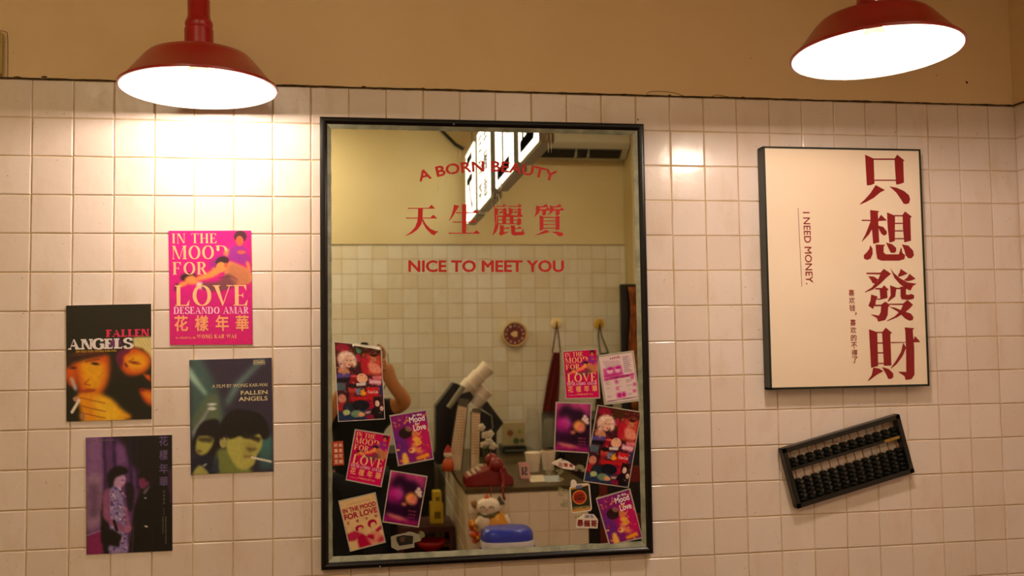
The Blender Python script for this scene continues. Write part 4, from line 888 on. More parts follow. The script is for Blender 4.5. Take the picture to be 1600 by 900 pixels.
for rr, c_, gg in ((78, (216, 130, 30), g2), (66, (172, 40, 14), lambda x, y: f(x, y, .0008))):
    MB().flat([gg(384 + rr * math.cos(q), 498 + rr * math.sin(q)) for q in np.linspace(0, 2 * math.pi, 33)[:-1]]).make('emblem', INK(c_), t)
a = MB(); g4 = lambda x, y: f(x, y - (x - 384) * .08, .0012)
text_fit(a, 'LUCKY', 336, 468, 430, 494, g4, .05); text_fit(a, 'STRIKE', 330, 502, 438, 528, g4, .05); a.make('lettering', INK((40, 16, 14)), t)
a = MB(); text_fit(a, 'CIGARETTES', 314, 598, 494, 624, g4, .02); a.make('lettering', INK((206, 180, 110)), t)
t, f = dsticker('sticker', 'white house-shaped sticker with dark red characters, below the packet sticker', [(345, 828), (352, 735), (430, 678), (540, 682), (585, 740), (578, 836)], m_wst, *O7)
g = lambda x, y: f(x, y, .0004); a = MB()
for k, ch in enumerate('暴龍哥'): text_fit(a, ch, 358 + 74 * k, 740 + 4 * k, 426 + 74 * k, 812 + 4 * k, g, .05)
a.make('lettering', INK((130, 26, 24)), t)
a = MB(); text_fit(a, 'ON OL', 438, 688, 538, 722, g, .05); a.make('lettering', INK((50, 60, 120)), t)
MB().flat([g(350, 740), g(360, 728), g(430, 680), g(462, 690), g(410, 735)]).make('folded_corner', mat('fold', (236, 222, 190), .5), t)
t, f = dsticker('sticker', 'white sticker with folded corners and red characters, above the packet sticker', [(82, 122), (180, 76), (260, 108), (336, 160), (330, 200), (290, 202), (205, 188), (90, 135)], m_wst, *O7)
g = lambda x, y: f(x, y + (x - 150) * .16, .0004); a = MB()
for k, ch in enumerate('迫營業'): text_fit(a, ch, 152 + 60 * k, 116 - 2 * k, 202 + 57 * k, 162 - 6 * k, g, .03)
a.make('lettering', INK((160, 50, 40)), t)
a = MB(); text_fit(a, 'ON', 185, 84, 235, 102, lambda x, y: f(x, y, .0004), .05); a.make('lettering', INK((60, 60, 90)), t)
MB().flat([f(82, 122, .0005), f(180, 76, .0005), f(196, 84, .0005), f(125, 126, .0005)]).make('folded_corner', mat('fold', (236, 222, 190), .5), t)
t, f = dsticker('sticker', 'torn grey and black photo sticker at the bottom of the mirror', [(615, 700), (640, 690), (680, 678), (770, 660), (790, 648), (840, 655), (900, 680), (915, 740), (850, 760), (855, 805), (800, 815), (680, 836), (620, 805)], mat('torn_sticker', (150, 142, 124), .5), 6.43, (515, 730))
MB().flat([f(670, 700, .0004), f(740, 682, .0004), (f(840, 690, .0004)), f(835, 770, .0004), f(700, 790, .0004), f(672, 740, .0004)]).make('picture', INK((26, 20, 14)), t)
MB().flat([f(705, 705, .0007), f(760, 698, .0007), f(750, 750, .0007), f(712, 752, .0007)]).make('picture', INK((84, 56, 40)), t)

# ================================================================== the room the mirror shows
def drop(x, y, z): return np.array([x, y, z])
# ---- tiled counter
YC = -2.08
cl, cr_ = V(730, 764, YC), V(918, 757, YC); CX0, CX1 = cl[0], cr_[0]; CZ = (cl[2] + cr_[2]) / 2
t = Thing('tiled_counter', 'white tiled counter standing against the back wall, seen in the mirror', 'counter', ((CX0 + CX1) / 2, (YC + YB) / 2, 0))
MB().box((CX0, YB + .006, 0), (CX1, YC, CZ - .0225)).make('body', m_grout, t)
TMC = [m.copy() for m in TM]
m_tile_c = tile_mat('counter_tile', (240, 226, 200), (230, 216, 188), (206, 186, 140), .2, .4)
for m in TMC: m.materials.clear(); m.materials.append(m_tile_c)
ctop = CZ - .022
def ctile(cells, rot):
    for p in cells:
        o = bpy.data.objects.new('tile', random.choice(TMC)); COL.objects.link(o); o.parent = t.o; o.location = np.array(p) - t.loc; o.rotation_euler = (random.uniform(-.006, .006), 0, rot + random.uniform(-.006, .006))
nfx = int((CX1 - CX0) / TW)
ctile([(CX0 + TW * (i + .5) + .002, YC, ctop - TH * (j + .5)) for i in range(nfx) for j in range(8)], math.pi)
ctile([(CX0, YC - TW * (i + .5) - .002, ctop - TH * (j + .5)) for i in range(17) for j in range(8)], -math.pi / 2)
t = recentre(MB().bbox((CX0 - .012, YB + .01, CZ - .022), (CX1 + .012, YC + .014, CZ), .003).make('worktop', mat('olive_worktop', (76, 62, 26), .32, noise=.3, nscale=9)))
solo(t, 'dark olive worktop lying on the tiled counter', 'worktop')
# ---- light boxes in a row under the ceiling
xs_, zb_, hh = 1.51, V(845, 224, -1.04)[2], .47
m_face = mat('lit_acrylic', (255, 250, 235), .4, emit=(255, 246, 222), es=SIGN_E)
m_case = mat('lightbox_case', (150, 146, 126), .45)
chars = ['正', '工', '美', '天']
for k, (y0, y1) in enumerate(((-1.04, -1.50), (-1.66, -2.22), (-2.45, -2.98), (-3.14, -3.62))):
    t = Thing('light_box', ('lit white hanging light box nearest the mirror, first of the row of four', 'lit white hanging light box, second of the row from the mirror',
              'lit white hanging light box with small red characters, third of the row', 'lit white hanging light box farthest from the mirror, by the back wall')[k], 'light box', (xs_ + .03, (y0 + y1) / 2, zb_), 'light boxes hanging in a row')
    MB().bbox((xs_ + .004, y1, zb_), (xs_ + .064, y0, zb_ + hh), .006).make('case', m_case, t)
    MB().bbox((xs_ - .004, y1 + .012, zb_ + .012), (xs_ + .0045, y0 - .012, zb_ + hh - .012), .003).make('lit_panel', m_face, t, label='glowing white panel')
    n = (1, 1, 4, 1)[k]; a = MB()
    fn = lambda x, y: np.array([xs_ - .0055, y0 + (y1 - y0) * (1 - x), zb_ + hh * (1 - y)])
    if n == 1: text_fit(a, chars[k], .14, .10, .86, .92, fn, .03)
    else:
        for q, ch in enumerate('古早味麵茶飯'): text_fit(a, ch, .12 + .44 * (q % 2), .06 + .31 * (q // 2), .46 + .44 * (q % 2), .32 + .31 * (q // 2), fn, .03)
    a.make('character', mat('sign_red', (176, 30, 14), .6), t)
    for yy in (y0 - .06, y1 + .06): MB().cyl((xs_ + .034, yy, zb_ + hh - .004), (xs_ + .034, yy, ZC), .004, n=8).make('hanging_rod', MATS['steel'], t)
a = MB().tube([V(686, 200, YB + .03), V(700, 214, YB + .03), V(712, 226, YB + .03), V(724, 233, YB + .05)], .012, 8).make('cable', m_blk, smooth=True); solo(recentre(a), 'thick black cable running down the back wall to the far light box', 'cable')
# ---- air conditioner on the back wall
px_ = V(981, 400, YB)[0]
p0, p1 = V(845, 196, YB), V(984, 253, YB)
t = Thing('air_conditioner', 'white air conditioner on the back wall in the upper right of the mirror', 'air conditioner', ((p0[0] + p1[0]) / 2, YB + .1, p1[2]))
m_ac = mat('ac_white', (196, 196, 176), .4)
ax0, ax1, az0, az1, ad = p0[0] - .1, px_ - .032, p1[2], p1[2] + .29, YB + .23
sec = [(YB + .008, az0), (YB + .12, az0), (ad - .035, az0 + .05), (ad, az0 + .085), (ad, az1 - .03), (ad - .03, az1), (YB + .008, az1)]
MB().prism([(ax0, y, z) for y, z in sec], (ax1 - ax0, 0, 0)).make('body', m_ac, t, bev=.004)
MB().prism([(ax0 + .05, y, z) for y, z in ((YB + .128, az0 + .001), (ad - .038, az0 + .045), (ad - .031, az0 + .040), (YB + .132, az0 - .006))], (ax1 - ax0 - .1, 0, 0)).make('air_outlet', m_blk, t, label='dark air outlet slot')
for k in range(2):
    x = ax0 + .3 + k * (ax1 - ax0 - .5) / 2; MB().box((x, YB + .128, az0 - .008), (x + .004, ad - .03, az0 + .044)).make('vane', m_ac, t)
MB().box((ax1 - .12, ad, az0 + .14), (ax1 - .06, ad + .002, az0 + .152)).make('badge', mat('badge_grey', (120, 120, 110), .4), t)
# ---- yellowed pipe in the far right corner
a = MB().tube([(px_, YB + .05, ZC), (px_, YB + .05, 1.9), (px_ + .01, YB + .05, 1.7), (px_ + .01, YB + .05, .02)], .022, 12).make('pipe', mat('old_pipe', (176, 140, 50), .5, noise=.3, nscale=20), smooth=True)
solo(recentre(a), 'yellowed vertical pipe in the far corner of the room, right edge of the mirror', 'pipe')
# ---- clock
c = V(804, 522, YB + .02); r = .088
t = Thing('wall_clock', 'round wall clock with dark red face and pale rim on the back wall', 'clock', (c[0], YB, c[2] - r))
MB().lathe([(r, -.014), (r, .014), (r - .004, .018), (r - .012, .018), (r - .014, .010), (r - .014, -.014)], (c[0], YB + .019, c[2]), (0, 1, 0), 48, True).make('rim', mat('clock_rim', (206, 176, 110), .4), t, smooth='auto')
MB().cyl((c[0], YB + .006, c[2]), (c[0], YB + .028, c[2]), r - .012, n=40).make('dial', mat('clock_face', (110, 22, 16), .4), t)
a = MB(); fn = lambda x, y: np.array([c[0] - x, YB + .0295, c[2] - y])
for k in range(12):
    th = math.radians(30 * (k + 1)); x, y = .058 * math.sin(th), -.058 * math.cos(th); text_fit(a, str(k + 1), x - .008, y - .008, x + .008, y + .008, fn, .02)
a.make('numerals', mat('numeral', (226, 190, 170), .5), t, kind='stuff')
a = MB().flat([fn(.022 * math.cos(q) * (1 + .3 * math.cos(3 * q)), .02 * math.sin(q)) for q in np.linspace(0, 6.28, 19)[:-1]]).make('picture', mat('clock_cream', (240, 214, 150), .5), t)
for th, L, w_ in ((50, .035, .004), (160, .05, .003)):
    d_ = np.array([math.sin(math.radians(th)), -math.cos(math.radians(th))]); n_ = np.array([d_[1], -d_[0]])
    q = [d_ * L, n_ * w_ / 2, -n_ * w_ / 2]; MB().prism([fn(*v_) + np.array([0, .002, 0]) for v_ in q], (0, .001, 0)).make('hand', mat('hand_orange', (226, 130, 30), .4), t)
# ---- hooks with aprons
m_cloth_r = mat('red_cloth', (112, 20, 10), .9, noise=.35, nscale=25); m_cloth_b = mat('brown_cloth', (70, 42, 24), .9, noise=.35, nscale=25)
for k, (hx_, hy_, mm, lab, hl) in enumerate(((869, 505, m_cloth_r, 'long dark red apron hanging by its straps from the left wall hook', 'round cream wall hook on the back wall, nearer the clock'), (936, 506, m_cloth_b, 'brown apron hanging by its straps from the right wall hook', 'round yellow wall hook on the back wall, nearer the corner'))):
    p = V(hx_, hy_, YB + .01)
    h = Thing('wall_hook', hl, 'hook', (p[0], YB, p[2] - .035), 'round wall hooks')
    MB().lathe([(.036, 0), (.036, .004), (.03, .010), (0, .012)], (p[0], YB + .0045, p[2]), (0, 1, 0), 28).make('backplate', mat(('hook_cream', 'hook_yellow')[k], ((250, 222, 150), (220, 170, 40))[k], .35), h, smooth='auto')
    MB().tube([(p[0], YB + .012, p[2]), (p[0], YB + .035, p[2] - .005), (p[0], YB + .042, p[2] + .012)], .005, 8).make('prong', MATS['steel'], h, smooth=True)
    t = Thing('apron', lab, 'apron', (p[0], YB + .03, p[2] - .9), 'aprons on the wall hooks')
    L = .20; dx = (-.005, .03)[k]
    for s_ in (-1, 1): MB().tube([(p[0], YB + .03, p[2] - .004), (p[0] + s_ * .012, YB + .028, p[2] - .08), (p[0] + dx + s_ * .028, YB + .025, p[2] - L)], .0045, 6).make('strap', mm, t)
    a = MB(); rows = []
    for i in range(13):
        v_ = i / 12; z = p[2] - L - v_ * .42; cxx = p[0] + dx + (-.055, -.01)[k] * v_; wv = (.022 + .030 * math.sin(v_ * 1.7)) * (1, 1.2)[k]
        rows.append([(cxx + wv * s_, YB + .030 + .014 * math.sin(s_ * 7 + i * .3), z) for s_ in np.linspace(-1, 1, 13)] + [(cxx + wv * s_, YB + .022 + .014 * math.sin(s_ * 7 + i * .3), z) for s_ in np.linspace(1, -1, 13)])
    n = 26; a.add([p_ for r_ in rows for p_ in r_], [(i * n + j, i * n + (j + 1) % n, (i + 1) * n + (j + 1) % n, (i + 1) * n + j) for i in range(12) for j in range(n)]); a.make('cloth', mm, t, smooth=True)
# ---- garments and dark panel at the right end
p0 = V(969, 444, -3.55)
t = Thing('folding_screen', 'tall black panel standing by the right end of the back wall', 'screen', (p0[0] + .06, -3.5, 0))
MB().bbox((p0[0], -3.58, .02), (p0[0] + .13, -3.54, p0[2]), .004).make('panel', m_blk, t)
MB().bbox((p0[0] - .01, -3.6, 0), (p0[0] + .14, -3.44, .03), .004).make('foot', m_blk, t)
t = Thing('flowered_scarf', 'orange and dark flowered scarf hanging over the black panel', 'scarf', (p0[0] + .1, -3.5, 1.0))
a = MB(); n = 9
for i in range(16):
    for j in range(n): a.v.append((p0[0] + .045 + .09 * j / (n - 1) + .01 * math.sin(i * .6), -3.515 + .012 * math.sin(j * 1.9 + i * .25), p0[2] - .02 - i * .055))
a.f = [(i * n + j, i * n + j + 1, (i + 1) * n + j + 1, (i + 1) * n + j) for i in range(15) for j in range(n - 1)]
sc_ = a.make('cloth', mat('flower_cloth', (176, 92, 20), .8, c2=(40, 26, 14), nscale=16), t, smooth=True)
md = sc_.o.modifiers.new('s', 'SOLIDIFY'); md.thickness = .004
# ---- right-hand dark cupboard and red chair
q0 = V(922, 640, -2.9)
zcu = V(930, 655, -2.95)[2]
t = Thing('dark_cupboard', 'dark cupboard standing right of the tiled counter', 'cupboard', (CX1 + .28, -3.3, 0))
MB().bbox((CX1 + .06, -3.6, .05), (CX1 + .56, -2.95, zcu), .006).make('body', m_dark, t)
for k in range(2): 
    MB().bbox((CX1 + .065 + .25 * k, -2.95, .07), (CX1 + .305 + .25 * k, -2.93, zcu - .03), .004).make('door', m_dark, t)
    MB().ball((CX1 + .27 + .05 * k, -2.915, .7), .014, 12, 8).make('knob', MATS['brass'], t, smooth=True)
for sx in (CX1 + .05, CX1 + .5):
    for sy in (-3.56, -3.0): MB().box((sx, sy, 0), (sx + .04, sy + .04, .06)).make('foot', m_dark, t)
t = Thing('red_chair', 'dark red chair standing right of the counter, behind the stickers', 'chair', (CX1 + .27, -1.95, 0))
m_ch = mat('chair_red', (110, 12, 8), .35)
bx0, bx1 = CX1 + .08, CX1 + .46
MB().bbox((bx0, -2.2, .50), (bx1, -1.80, .53), .008).make('seat', m_ch, t)
for sx in (bx0 + .01, bx1 - .05):
    for sy, zt in ((-2.19, .50), (-1.85, .50)): MB().bbox((sx, sy, 0), (sx + .035, sy + .035, zt), .004).make('leg', m_ch, t)
    MB().bbox((sx, -2.2, .5), (sx + .035, -2.17, .98), .004).make('back_post', m_ch, t)
MB().bbox((bx0, -2.2, .90), (bx1, -2.175, .98), .006).make('back_rail', m_ch, t); MB().bbox((bx0 + .02, -2.195, .68), (bx1 - .02, -2.178, .74), .005).make('back_rail', m_ch, t)
# ---- left of the counter: dark cabinet, bench, yellow boxes, bowl
t = Thing('dark_cabinet', 'low black cabinet against the back wall left of the counter', 'cabinet', (.85, -3.5, 0))
zc_ = V(650, 707, -3.3)[2]; x1_ = V(679, 760, -3.3)[0]
MB().bbox((.1, -3.76, .04), (x1_, -3.3, zc_), .006).make('body', m_dark, t)
for k in range(3): 
    xa = .12 + k * (x1_ - .14) / 3; MB().bbox((xa, -3.3, .06), (xa + (x1_ - .14) / 3 - .01, -3.282, zc_ - .02), .004).make('door', m_dark, t)
for sx in (.12, x1_ - .06): MB().box((sx, -3.7, 0), (sx + .04, -3.34, .045)).make('foot', m_dark, t)
yb_ = -2.75; b0, b1 = V(655, 818, yb_), V(697, 818, yb_)
t = Thing('low_shelf', 'dark red low shelf beside the left face of the counter', 'shelf', ((b0[0] + CX0) / 2, yb_, 0))
m_sh = mat('shelf_red', (66, 14, 10), .5); sx1_ = CX0 - .012
MB().bbox((b0[0] - .12, yb_ - .2, b0[2] - .03), (sx1_, yb_ + .12, b0[2]), .004).make('shelf_board', m_sh, t)
lz = V(690, 862, yb_ + .1)[2]
MB().bbox((b0[0] - .12, yb_ - .2, lz - .03), (sx1_, yb_ + .22, lz), .004).make('shelf_board', m_sh, t)
for sx in (b0[0] - .12, sx1_ - .03):
    for sy in (yb_ - .2, yb_ + .09): MB().bbox((sx, sy, 0), (sx + .03, sy + .03, b0[2] - .03), .003).make('post', m_sh, t)
m_yb = mat('yellow_card', (214, 184, 30), .5, noise=.12); m_ybd = mat('yellow_dark', (120, 96, 16), .5)
w1 = V(692, 787, yb_)[0]; w0 = V(672, 787, yb_)[0]; bz = b0[2]
h1 = V(680, 786, yb_)[2]; w1 = min(w1, sx1_ - .003)
for lab, (xa, xb, za, zb2) in (('yellow carton with dark print, lower of the two stacked beside the counter', (w0, w1, bz, h1)), ('small yellow carton on top of the other one beside the counter', (V(676, 770, yb_)[0], V(689, 770, yb_)[0], h1, V(680, 768, yb_)[2]))):
    t = Thing('carton', lab, 'box', ((xa + xb) / 2, yb_, za), 'yellow cartons'); MB().bbox((xa, yb_ - .07, za), (xb, yb_ + .03, zb2), .002).make('box', m_yb, t)
    MB().box((xa + (xb - xa) * .3, yb_ + .03, za + (zb2 - za) * .25), (xb - (xb - xa) * .2, yb_ + .031, za + (zb2 - za) * .6)).make('printed_patch', m_ybd, t)
t = Thing('red_bowl', 'red bowl lying on the lower shelf beside the counter', 'bowl', (V(683, 855, yb_ + .1)[0] - .03, yb_ + .08, lz), None)
MB().lathe([(.03, 0), (.07, .03), (.085, .06), (.08, .06), (.065, .033), (.02, .008)], (t.loc[0], t.loc[1], lz), n=28, closed=False).make('bowl', mat('bowl_red', (170, 20, 16), .3), t, smooth=True)
p = (sx1_ - .07, yb_ - .06, lz + .0015)
t = Thing('yellow_tray', 'yellow tray on the lower shelf beside the counter', 'tray', p); MB().bbox((p[0] - .06, p[1] - .05, lz + .0005), (p[0] + .06, p[1] + .05, lz + .02), .004).make('tray', mat('tray_yellow', (220, 180, 60), .4), t)
# ---- on the counter
def on(px, py, y): p = V(px, py, y); return np.array([p[0], y, CZ])
m_tel = mat('telephone_red', (130, 16, 14), .25, coat=.3)
yt = -2.22; pa = on(725, 757, yt); pb = on(799, 757, yt)
t = Thing('telephone', 'red push-button telephone on the near corner of the counter', 'telephone', ((pa[0] + pb[0]) / 2, yt, CZ))
f_ = lambda u, z: (pa[0] + (pb[0] - pa[0]) * u, yt - .09, CZ + z)
MB().prism([f_(0, 0), f_(1, 0), f_(1, .035), f_(.88, .06), f_(.84, .09), f_(.52, .085), f_(.42, .075), f_(.02, .045)], (0, .17, 0)).make('body', m_tel, t, bev=.004)
MB().cyl((pa[0] + .155, yt - .1, CZ + .115), (pa[0] + .155, yt + .09, CZ + .115), .014, n=14).make('handset', m_tel, t, smooth='auto')
for s_ in (-.1, .08): MB().ball((pa[0] + .155, yt + s_, CZ + .105), (.036, .026, .036), 16, 10).make('earpiece', m_tel, t, smooth=True)
for i in range(3):
    for j in range(4): MB().box((pa[0] + .02 + .022 * i, yt - .07 + .034 * j, CZ + .047 + .012 * i), (pa[0] + .034 + .022 * i, yt - .05 + .034 * j, CZ + .056 + .012 * i)).make('button', mat('key_cream', (216, 196, 170), .4), t)
cx_ = pa[0] + .15
a = MB(); pts = [(cx_ + .012 * math.cos(k * .9), yt + .10 + .012 * math.sin(k * .9) + (.05 * min(1, k / 30)), CZ + .10 - .002 * min(k, 30) - (0 if k < 30 else (k - 30) * .0022)) for k in range(100)]
MB().tube(smooth_pts([(cx_ + .02, yt + .10, CZ + .085), (cx_ + .03, yt + .135, CZ + .03), (cx_ + .02, YC + .028, CZ - .01), (cx_ + .03, YC + .03, CZ - .055)], k=4), .006, 8).make('cord', m_tel, t, smooth=True)
# lucky cat charm hanging from the counter edge
yk = YC + .07; hc = V(763, 791, yk)
t = Thing('lucky_cat_charm', 'white and gold beckoning cat charm hanging on the near face of the counter', 'charm', (hc[0], yk, V(750, 850, yk)[2]))
m_cw = mat('cat_white', (240, 222, 196), .3); m_cg = mat('cat_gold', (222, 150, 20), .35); m_co = mat('cat_orange', (206, 84, 20), .4); m_cd = mat('cat_dark', (60, 40, 16), .4)
K = 4.66 / FPX
def kk(px, py, dy=0): p = V(px, py, yk + dy); return p
MB().ball(kk(763, 792), (20 * K, .045, 14 * K), 20, 14).make('head', m_cw, t, smooth=True)
for x, y, m_ in ((761, 777, m_co), (781, 781, m_cd)): MB().cyl(kk(x, y + 7), kk(x - 1, y - 6), 8 * K, .5 * K, 12).make('ear', m_, t, smooth='auto')
for x in (754, 768): MB().tube([kk(x - 4, 794, .048), kk(x, 791, .052), kk(x + 4, 794, .048)], .0022, 6).make('eye', m_cd, t)
MB().ball(kk(761, 797, .048), .004, 8, 6).make('nose', m_co, t, smooth=True)
MB().tube([kk(747, 803, .02), kk(757, 807, .045), kk(770, 806, .045), kk(779, 800, .02)], .008, 8).make('collar', mat('collar_green', (90, 84, 30), .5), t, smooth=True)
MB().lathe([(.002, 0), (17 * K, 6 * K), (19 * K, 22 * K), (13 * K, 36 * K), (6 * K, 42 * K)], kk(774, 841), n=24).make('body', m_cg, t, smooth=True)
MB().ball(kk(756, 815, .02), (11 * K, .035, 14 * K), 14, 10).make('belly', m_cw, t, smooth=True)
MB().tube([kk(745, 792), kk(741, 787), kk(739, 783)], [5 * K, 5 * K, 4 * K], 10).make('paw', mat('cat_tan', (150, 110, 50), .4), t, smooth=True)
MB().tube([kk(788, 806), kk(794, 816), kk(797, 824)], [5 * K, 4 * K, 2 * K], 10).make('tail', m_cw, t, smooth=True)
r_ = random.Random(8)
for k in range(26):
    x, y = r_.uniform(737, 762), r_.uniform(811, 846); MB().ball(kk(x, y, r_.uniform(-.01, .03)), r_.uniform(3, 5.5) * K, 8, 6).make('bead', (m_co, m_cg, m_cw, mat('cat_red', (150, 20, 16), .4))[k % 4], t, smooth=True)
MB().tube([kk(768, 780), (kk(769, 766)[0], YC + .02, CZ - .03), (kk(770, 760)[0], YC + .02, CZ + .006), (kk(770, 760)[0], YC - .02, CZ + .004)], .003, 6).make('string', mat('string_red', (140, 16, 16), .6), t, smooth=True)
# paper cups in slanted dispensers
m_cup = mat('paper_cup', (238, 222, 196), .5); m_cupr = mat('cup_red', (190, 50, 40), .5)
def cup_mesh(p0, d, mname):
    d = Vector(d).normalized()
    prof = [(.026, 0), (.040, .085), (.042, .087), (.042, .092), (.039, .092), (.025, .004), (0, .004)]
    return prof, d
def ext_poly(pts, y0, y1):
    P_ = [V(x, y, y0) for x, y in pts]
    return MB().prism([(p[0], p[1], max(p[2], CZ + .0008)) for p in P_], (0, y1 - y0, 0))
yd = -3.0
t = Thing('cup_dispenser', 'tall black slanted cup dispenser on the left end of the counter', 'dispenser', on(700, 715, yd))
base_y = lambda y: 533 + (CP[2] - CZ) / (2 * .018 * 0 + (CP[1] * -1 - y) ) * 0
def zpix(y):                                # picture row of the counter top at distance y
    lo, hi = 600, 900
    for _ in range(40):
        mid = (lo + hi) / 2
        if V(700, mid, y)[2] > CZ: lo = mid
        else: hi = mid
    return lo
zp = zpix(yd) - .3
ext_poly([(681, zp), (681, 635), (709, 598), (721, 602), (700, 634), (704, 640), (722, 616), (735, 612), (741, 620), (726, 640), (722, zp)], yd, yd - .14).make('body', m_blk, t, bev=.003)
MB().cyl(V(701, 637, yd + .04), V(724, 604, yd + .04), .016, n=14).make('clear_tube', mat('tube_grey', (140, 136, 110), .3), t, smooth='auto')
def cup_stack(p, q, n, y, r0, r1, lab):
    P, Q = Vector(V(*p, y)), Vector(V(*q, y)); d = Q - P
    for k in range(n):
        c0 = P + d * (k / n); c1 = P + d * ((k + 1) / n + .15)
        tt = Thing('paper_cup', lab[k], 'cup', c0, 'paper cups in the dispensers')
        u = (c1 - c0); L = u.length
        MB().lathe([(r1, L), (r0, 0), (r0 + .003, 0), (r0 + .005, .004), (r0 + .004, .008), (r1 + .001, L)][::-1], c0, u, 24).make('cup', m_cup, tt, smooth='auto')
        MB().lathe([(r0 * .97 + .002, L * .2), (r0 * .9 + .004, L * .34)], c0, u, 24).make('red_band', m_cupr if k % 2 else m_cup, tt, smooth=True)
cup_stack((763, 573), (722, 612), 3, yd - .07, .044, .037, ['outermost paper cup of the upper slanted stack', 'middle paper cup of the upper slanted stack', 'innermost paper cup of the upper slanted stack, in the black dispenser'])
cup_stack((760, 608), (742, 628), 2, yd - .1, .046, .040, ['outer paper cup of the lower short stack', 'inner paper cup of the lower short stack'])
y2 = -3.3; zp2 = zpix(y2) - 1.2
t = Thing('napkin_stand', 'black peaked stand behind the menu boards on the counter', 'stand', on(768, 715, y2))
ext_poly([(741, zp2), (745, 650), (760, 625), (787, 661), (776, 676), (776, zp2)], y2, y2 - .16).make('body', m_blk, t, bev=.003)
MB().tube([V(752, 640, y2 + .01), V(768, 650, y2 + .02), V(770, 668, y2 + .02), V(758, 680, y2 + .01)], .004, 6).make('wire', m_grey, t, smooth=True)
# menu boards
m_menu = mat('menu_card', (240, 214, 172), .5, noise=.1, nscale=12)
for k, (pts, clip, yy, lab) in enumerate((([(716, 633), (730, 636), (720, 722), (700, 722)], [(717, 622), (733, 625), (730, 637), (716, 634)], -2.75, 'tall cream menu board leaning on the left part of the counter'), ([(737, 643), (750, 645), (748, 722), (736, 722)], [(739, 638), (752, 638), (751, 646), (737, 644)], -2.6, 'narrow cream menu board standing behind the telephone'))):
    zz = zpix(yy); pts = [(x, y if y < 700 else zz) for x, y in pts]
    t = Thing('menu_board', lab, 'menu', on(pts[3][0] + 8, 700, yy), 'menu boards on the counter')
    MB().prism([np.maximum(V(x, y, yy), (-9, -9, CZ + .0006)) for x, y in pts], (0, -.008, 0)).make('card', m_menu, t)
    MB().prism([np.maximum(V(x + (-1.5, 1.5, 1.5, -1.5)[i], y, yy - .009), (-9, -9, CZ + .0006)) for i, (x, y) in enumerate(pts)], (0, -.012, 0)).make('easel', m_dark, t)
    MB().prism([V(x, y, yy + .002) for x, y in clip], (0, -.014, 0)).make('clip', mat('clip_grey', (96, 90, 70), .4), t)
    a = MB(); r_ = random.Random(k)
    for i in range(16):
        y = 642 + i * 4.4
        if y > zz - 4: break
        u = (y - pts[0][1]) / (zz - pts[0][1]); xl = pts[0][0] + (pts[3][0] - pts[0][0]) * u; xr = pts[1][0] + (pts[2][0] - pts[1][0]) * u
        for j in range(3): 
            x = xl + (xr - xl) * (.12 + .27 * j); a.flat([V(x, y, yy + .0012), V(x + r_.uniform(1.5, 3), y - .3, yy + .0012), V(x + 2, y + 1.1, yy + .0012), V(x, y + 1, yy + .0012)])
    a.make('menu_lines', mat('menu_ink', (160, 80, 50), .5), t, kind='stuff')
p = on(700, 700, -2.9); t = Thing('red_figurine', 'small red and white figurine beside the tall menu board', 'figurine', (V(700, 710, -2.7)[0], -2.7, CZ))
fx = t.loc[0]; MB().lathe([(.002, 0), (.03, .005), (.034, .04), (.022, .07), (.002, .078)], (fx, -2.7, CZ), n=18).make('body', m_co, t, smooth=True); MB().ball((fx, -2.7, CZ + .095), .024, 14, 10).make('head', m_cw, t, smooth=True)
MB().lathe([(.024, 0), (.016, .02), (.002, .04)], (fx, -2.7, CZ + .108), n=14).make('hat', m_red, t, smooth=True)
# flower pot
yf = -2.5; p = on(756, 715, yf)
t = Thing('flower_pot', 'small white pot with a face and white cloth flowers on the counter', 'flower pot', p)
MB().lathe([(.022, 0), (.028, .005), (.034, .06), (.03, .06), (.025, .01)], p, n=20).make('pot', m_cw, t, smooth='auto')
for s_ in (-1, 1): MB().ball((p[0] + s_ * .01, yf + .031, CZ + .035), .004, 8, 6).make('eye', m_cd, t)
m_fl = mat('flower_white', (226, 214, 186), .7); r_ = random.Random(11)
for i, (x, y) in enumerate(((752, 668), (758, 680), (764, 690), (770, 697), (756, 695), (766, 678))):
    q = V(x, y, yf + r_.uniform(-.02, .02)); st = MB().tube([(p[0], yf, CZ + .055), (q + np.array([p[0], yf, CZ + .055])) / 2 + np.array([0, .005, 0]), q], .002, 6).make('stem', MATS['collar_green'], t, smooth=True)
    a = MB()
    for k in range(5): a.ball(q + .012 * np.array([math.cos(k * 1.257), .3 * math.sin(k), math.sin(k * 1.257)]), (.010, .006, .010), 8, 6)
    a.ball(q + np.array([0, .006, 0]), .005, 8, 6); a.make('flower', m_fl, t, smooth=True)
# number card, cups, papers
yn = -2.35; p = on(818, 745, yn); t = Thing('table_number', 'pink table number card folded on the counter beside the telephone', 'number card', p)
xa, xb = V(811, 745, yn)[0], V(829, 745, yn)[0]; zt = V(817, 723, yn)[2]
MB().prism([(xa + .008, yn, CZ), (xb, yn, CZ), (xb - .006, yn - .02, zt), (xa, yn - .02, zt)], (0, -.002, 0)).make('front', mat('pink_card', (206, 150, 140), .5), t)
MB().prism([(xa + .008, yn - .045, CZ), (xb, yn - .045, CZ), (xb - .006, yn - .022, zt), (xa, yn - .022, zt)], (0, -.002, 0)).make('back', MATS['pink_card'], t)
fn = lambda x, y: np.array([xb - .004 - x * (xb - xa - .01), yn + .0006 - .02 * (1 - y), CZ + (zt - CZ) * (1 - y) ])
a = MB(); text_fit(a, '1', .62, .3, .80, .8, fn, .04); a.make('digit', m_blk, t); a = MB(); text_fit(a, '5', .2, .3, .55, .8, fn, .04); a.make('digit', m_blk, t)
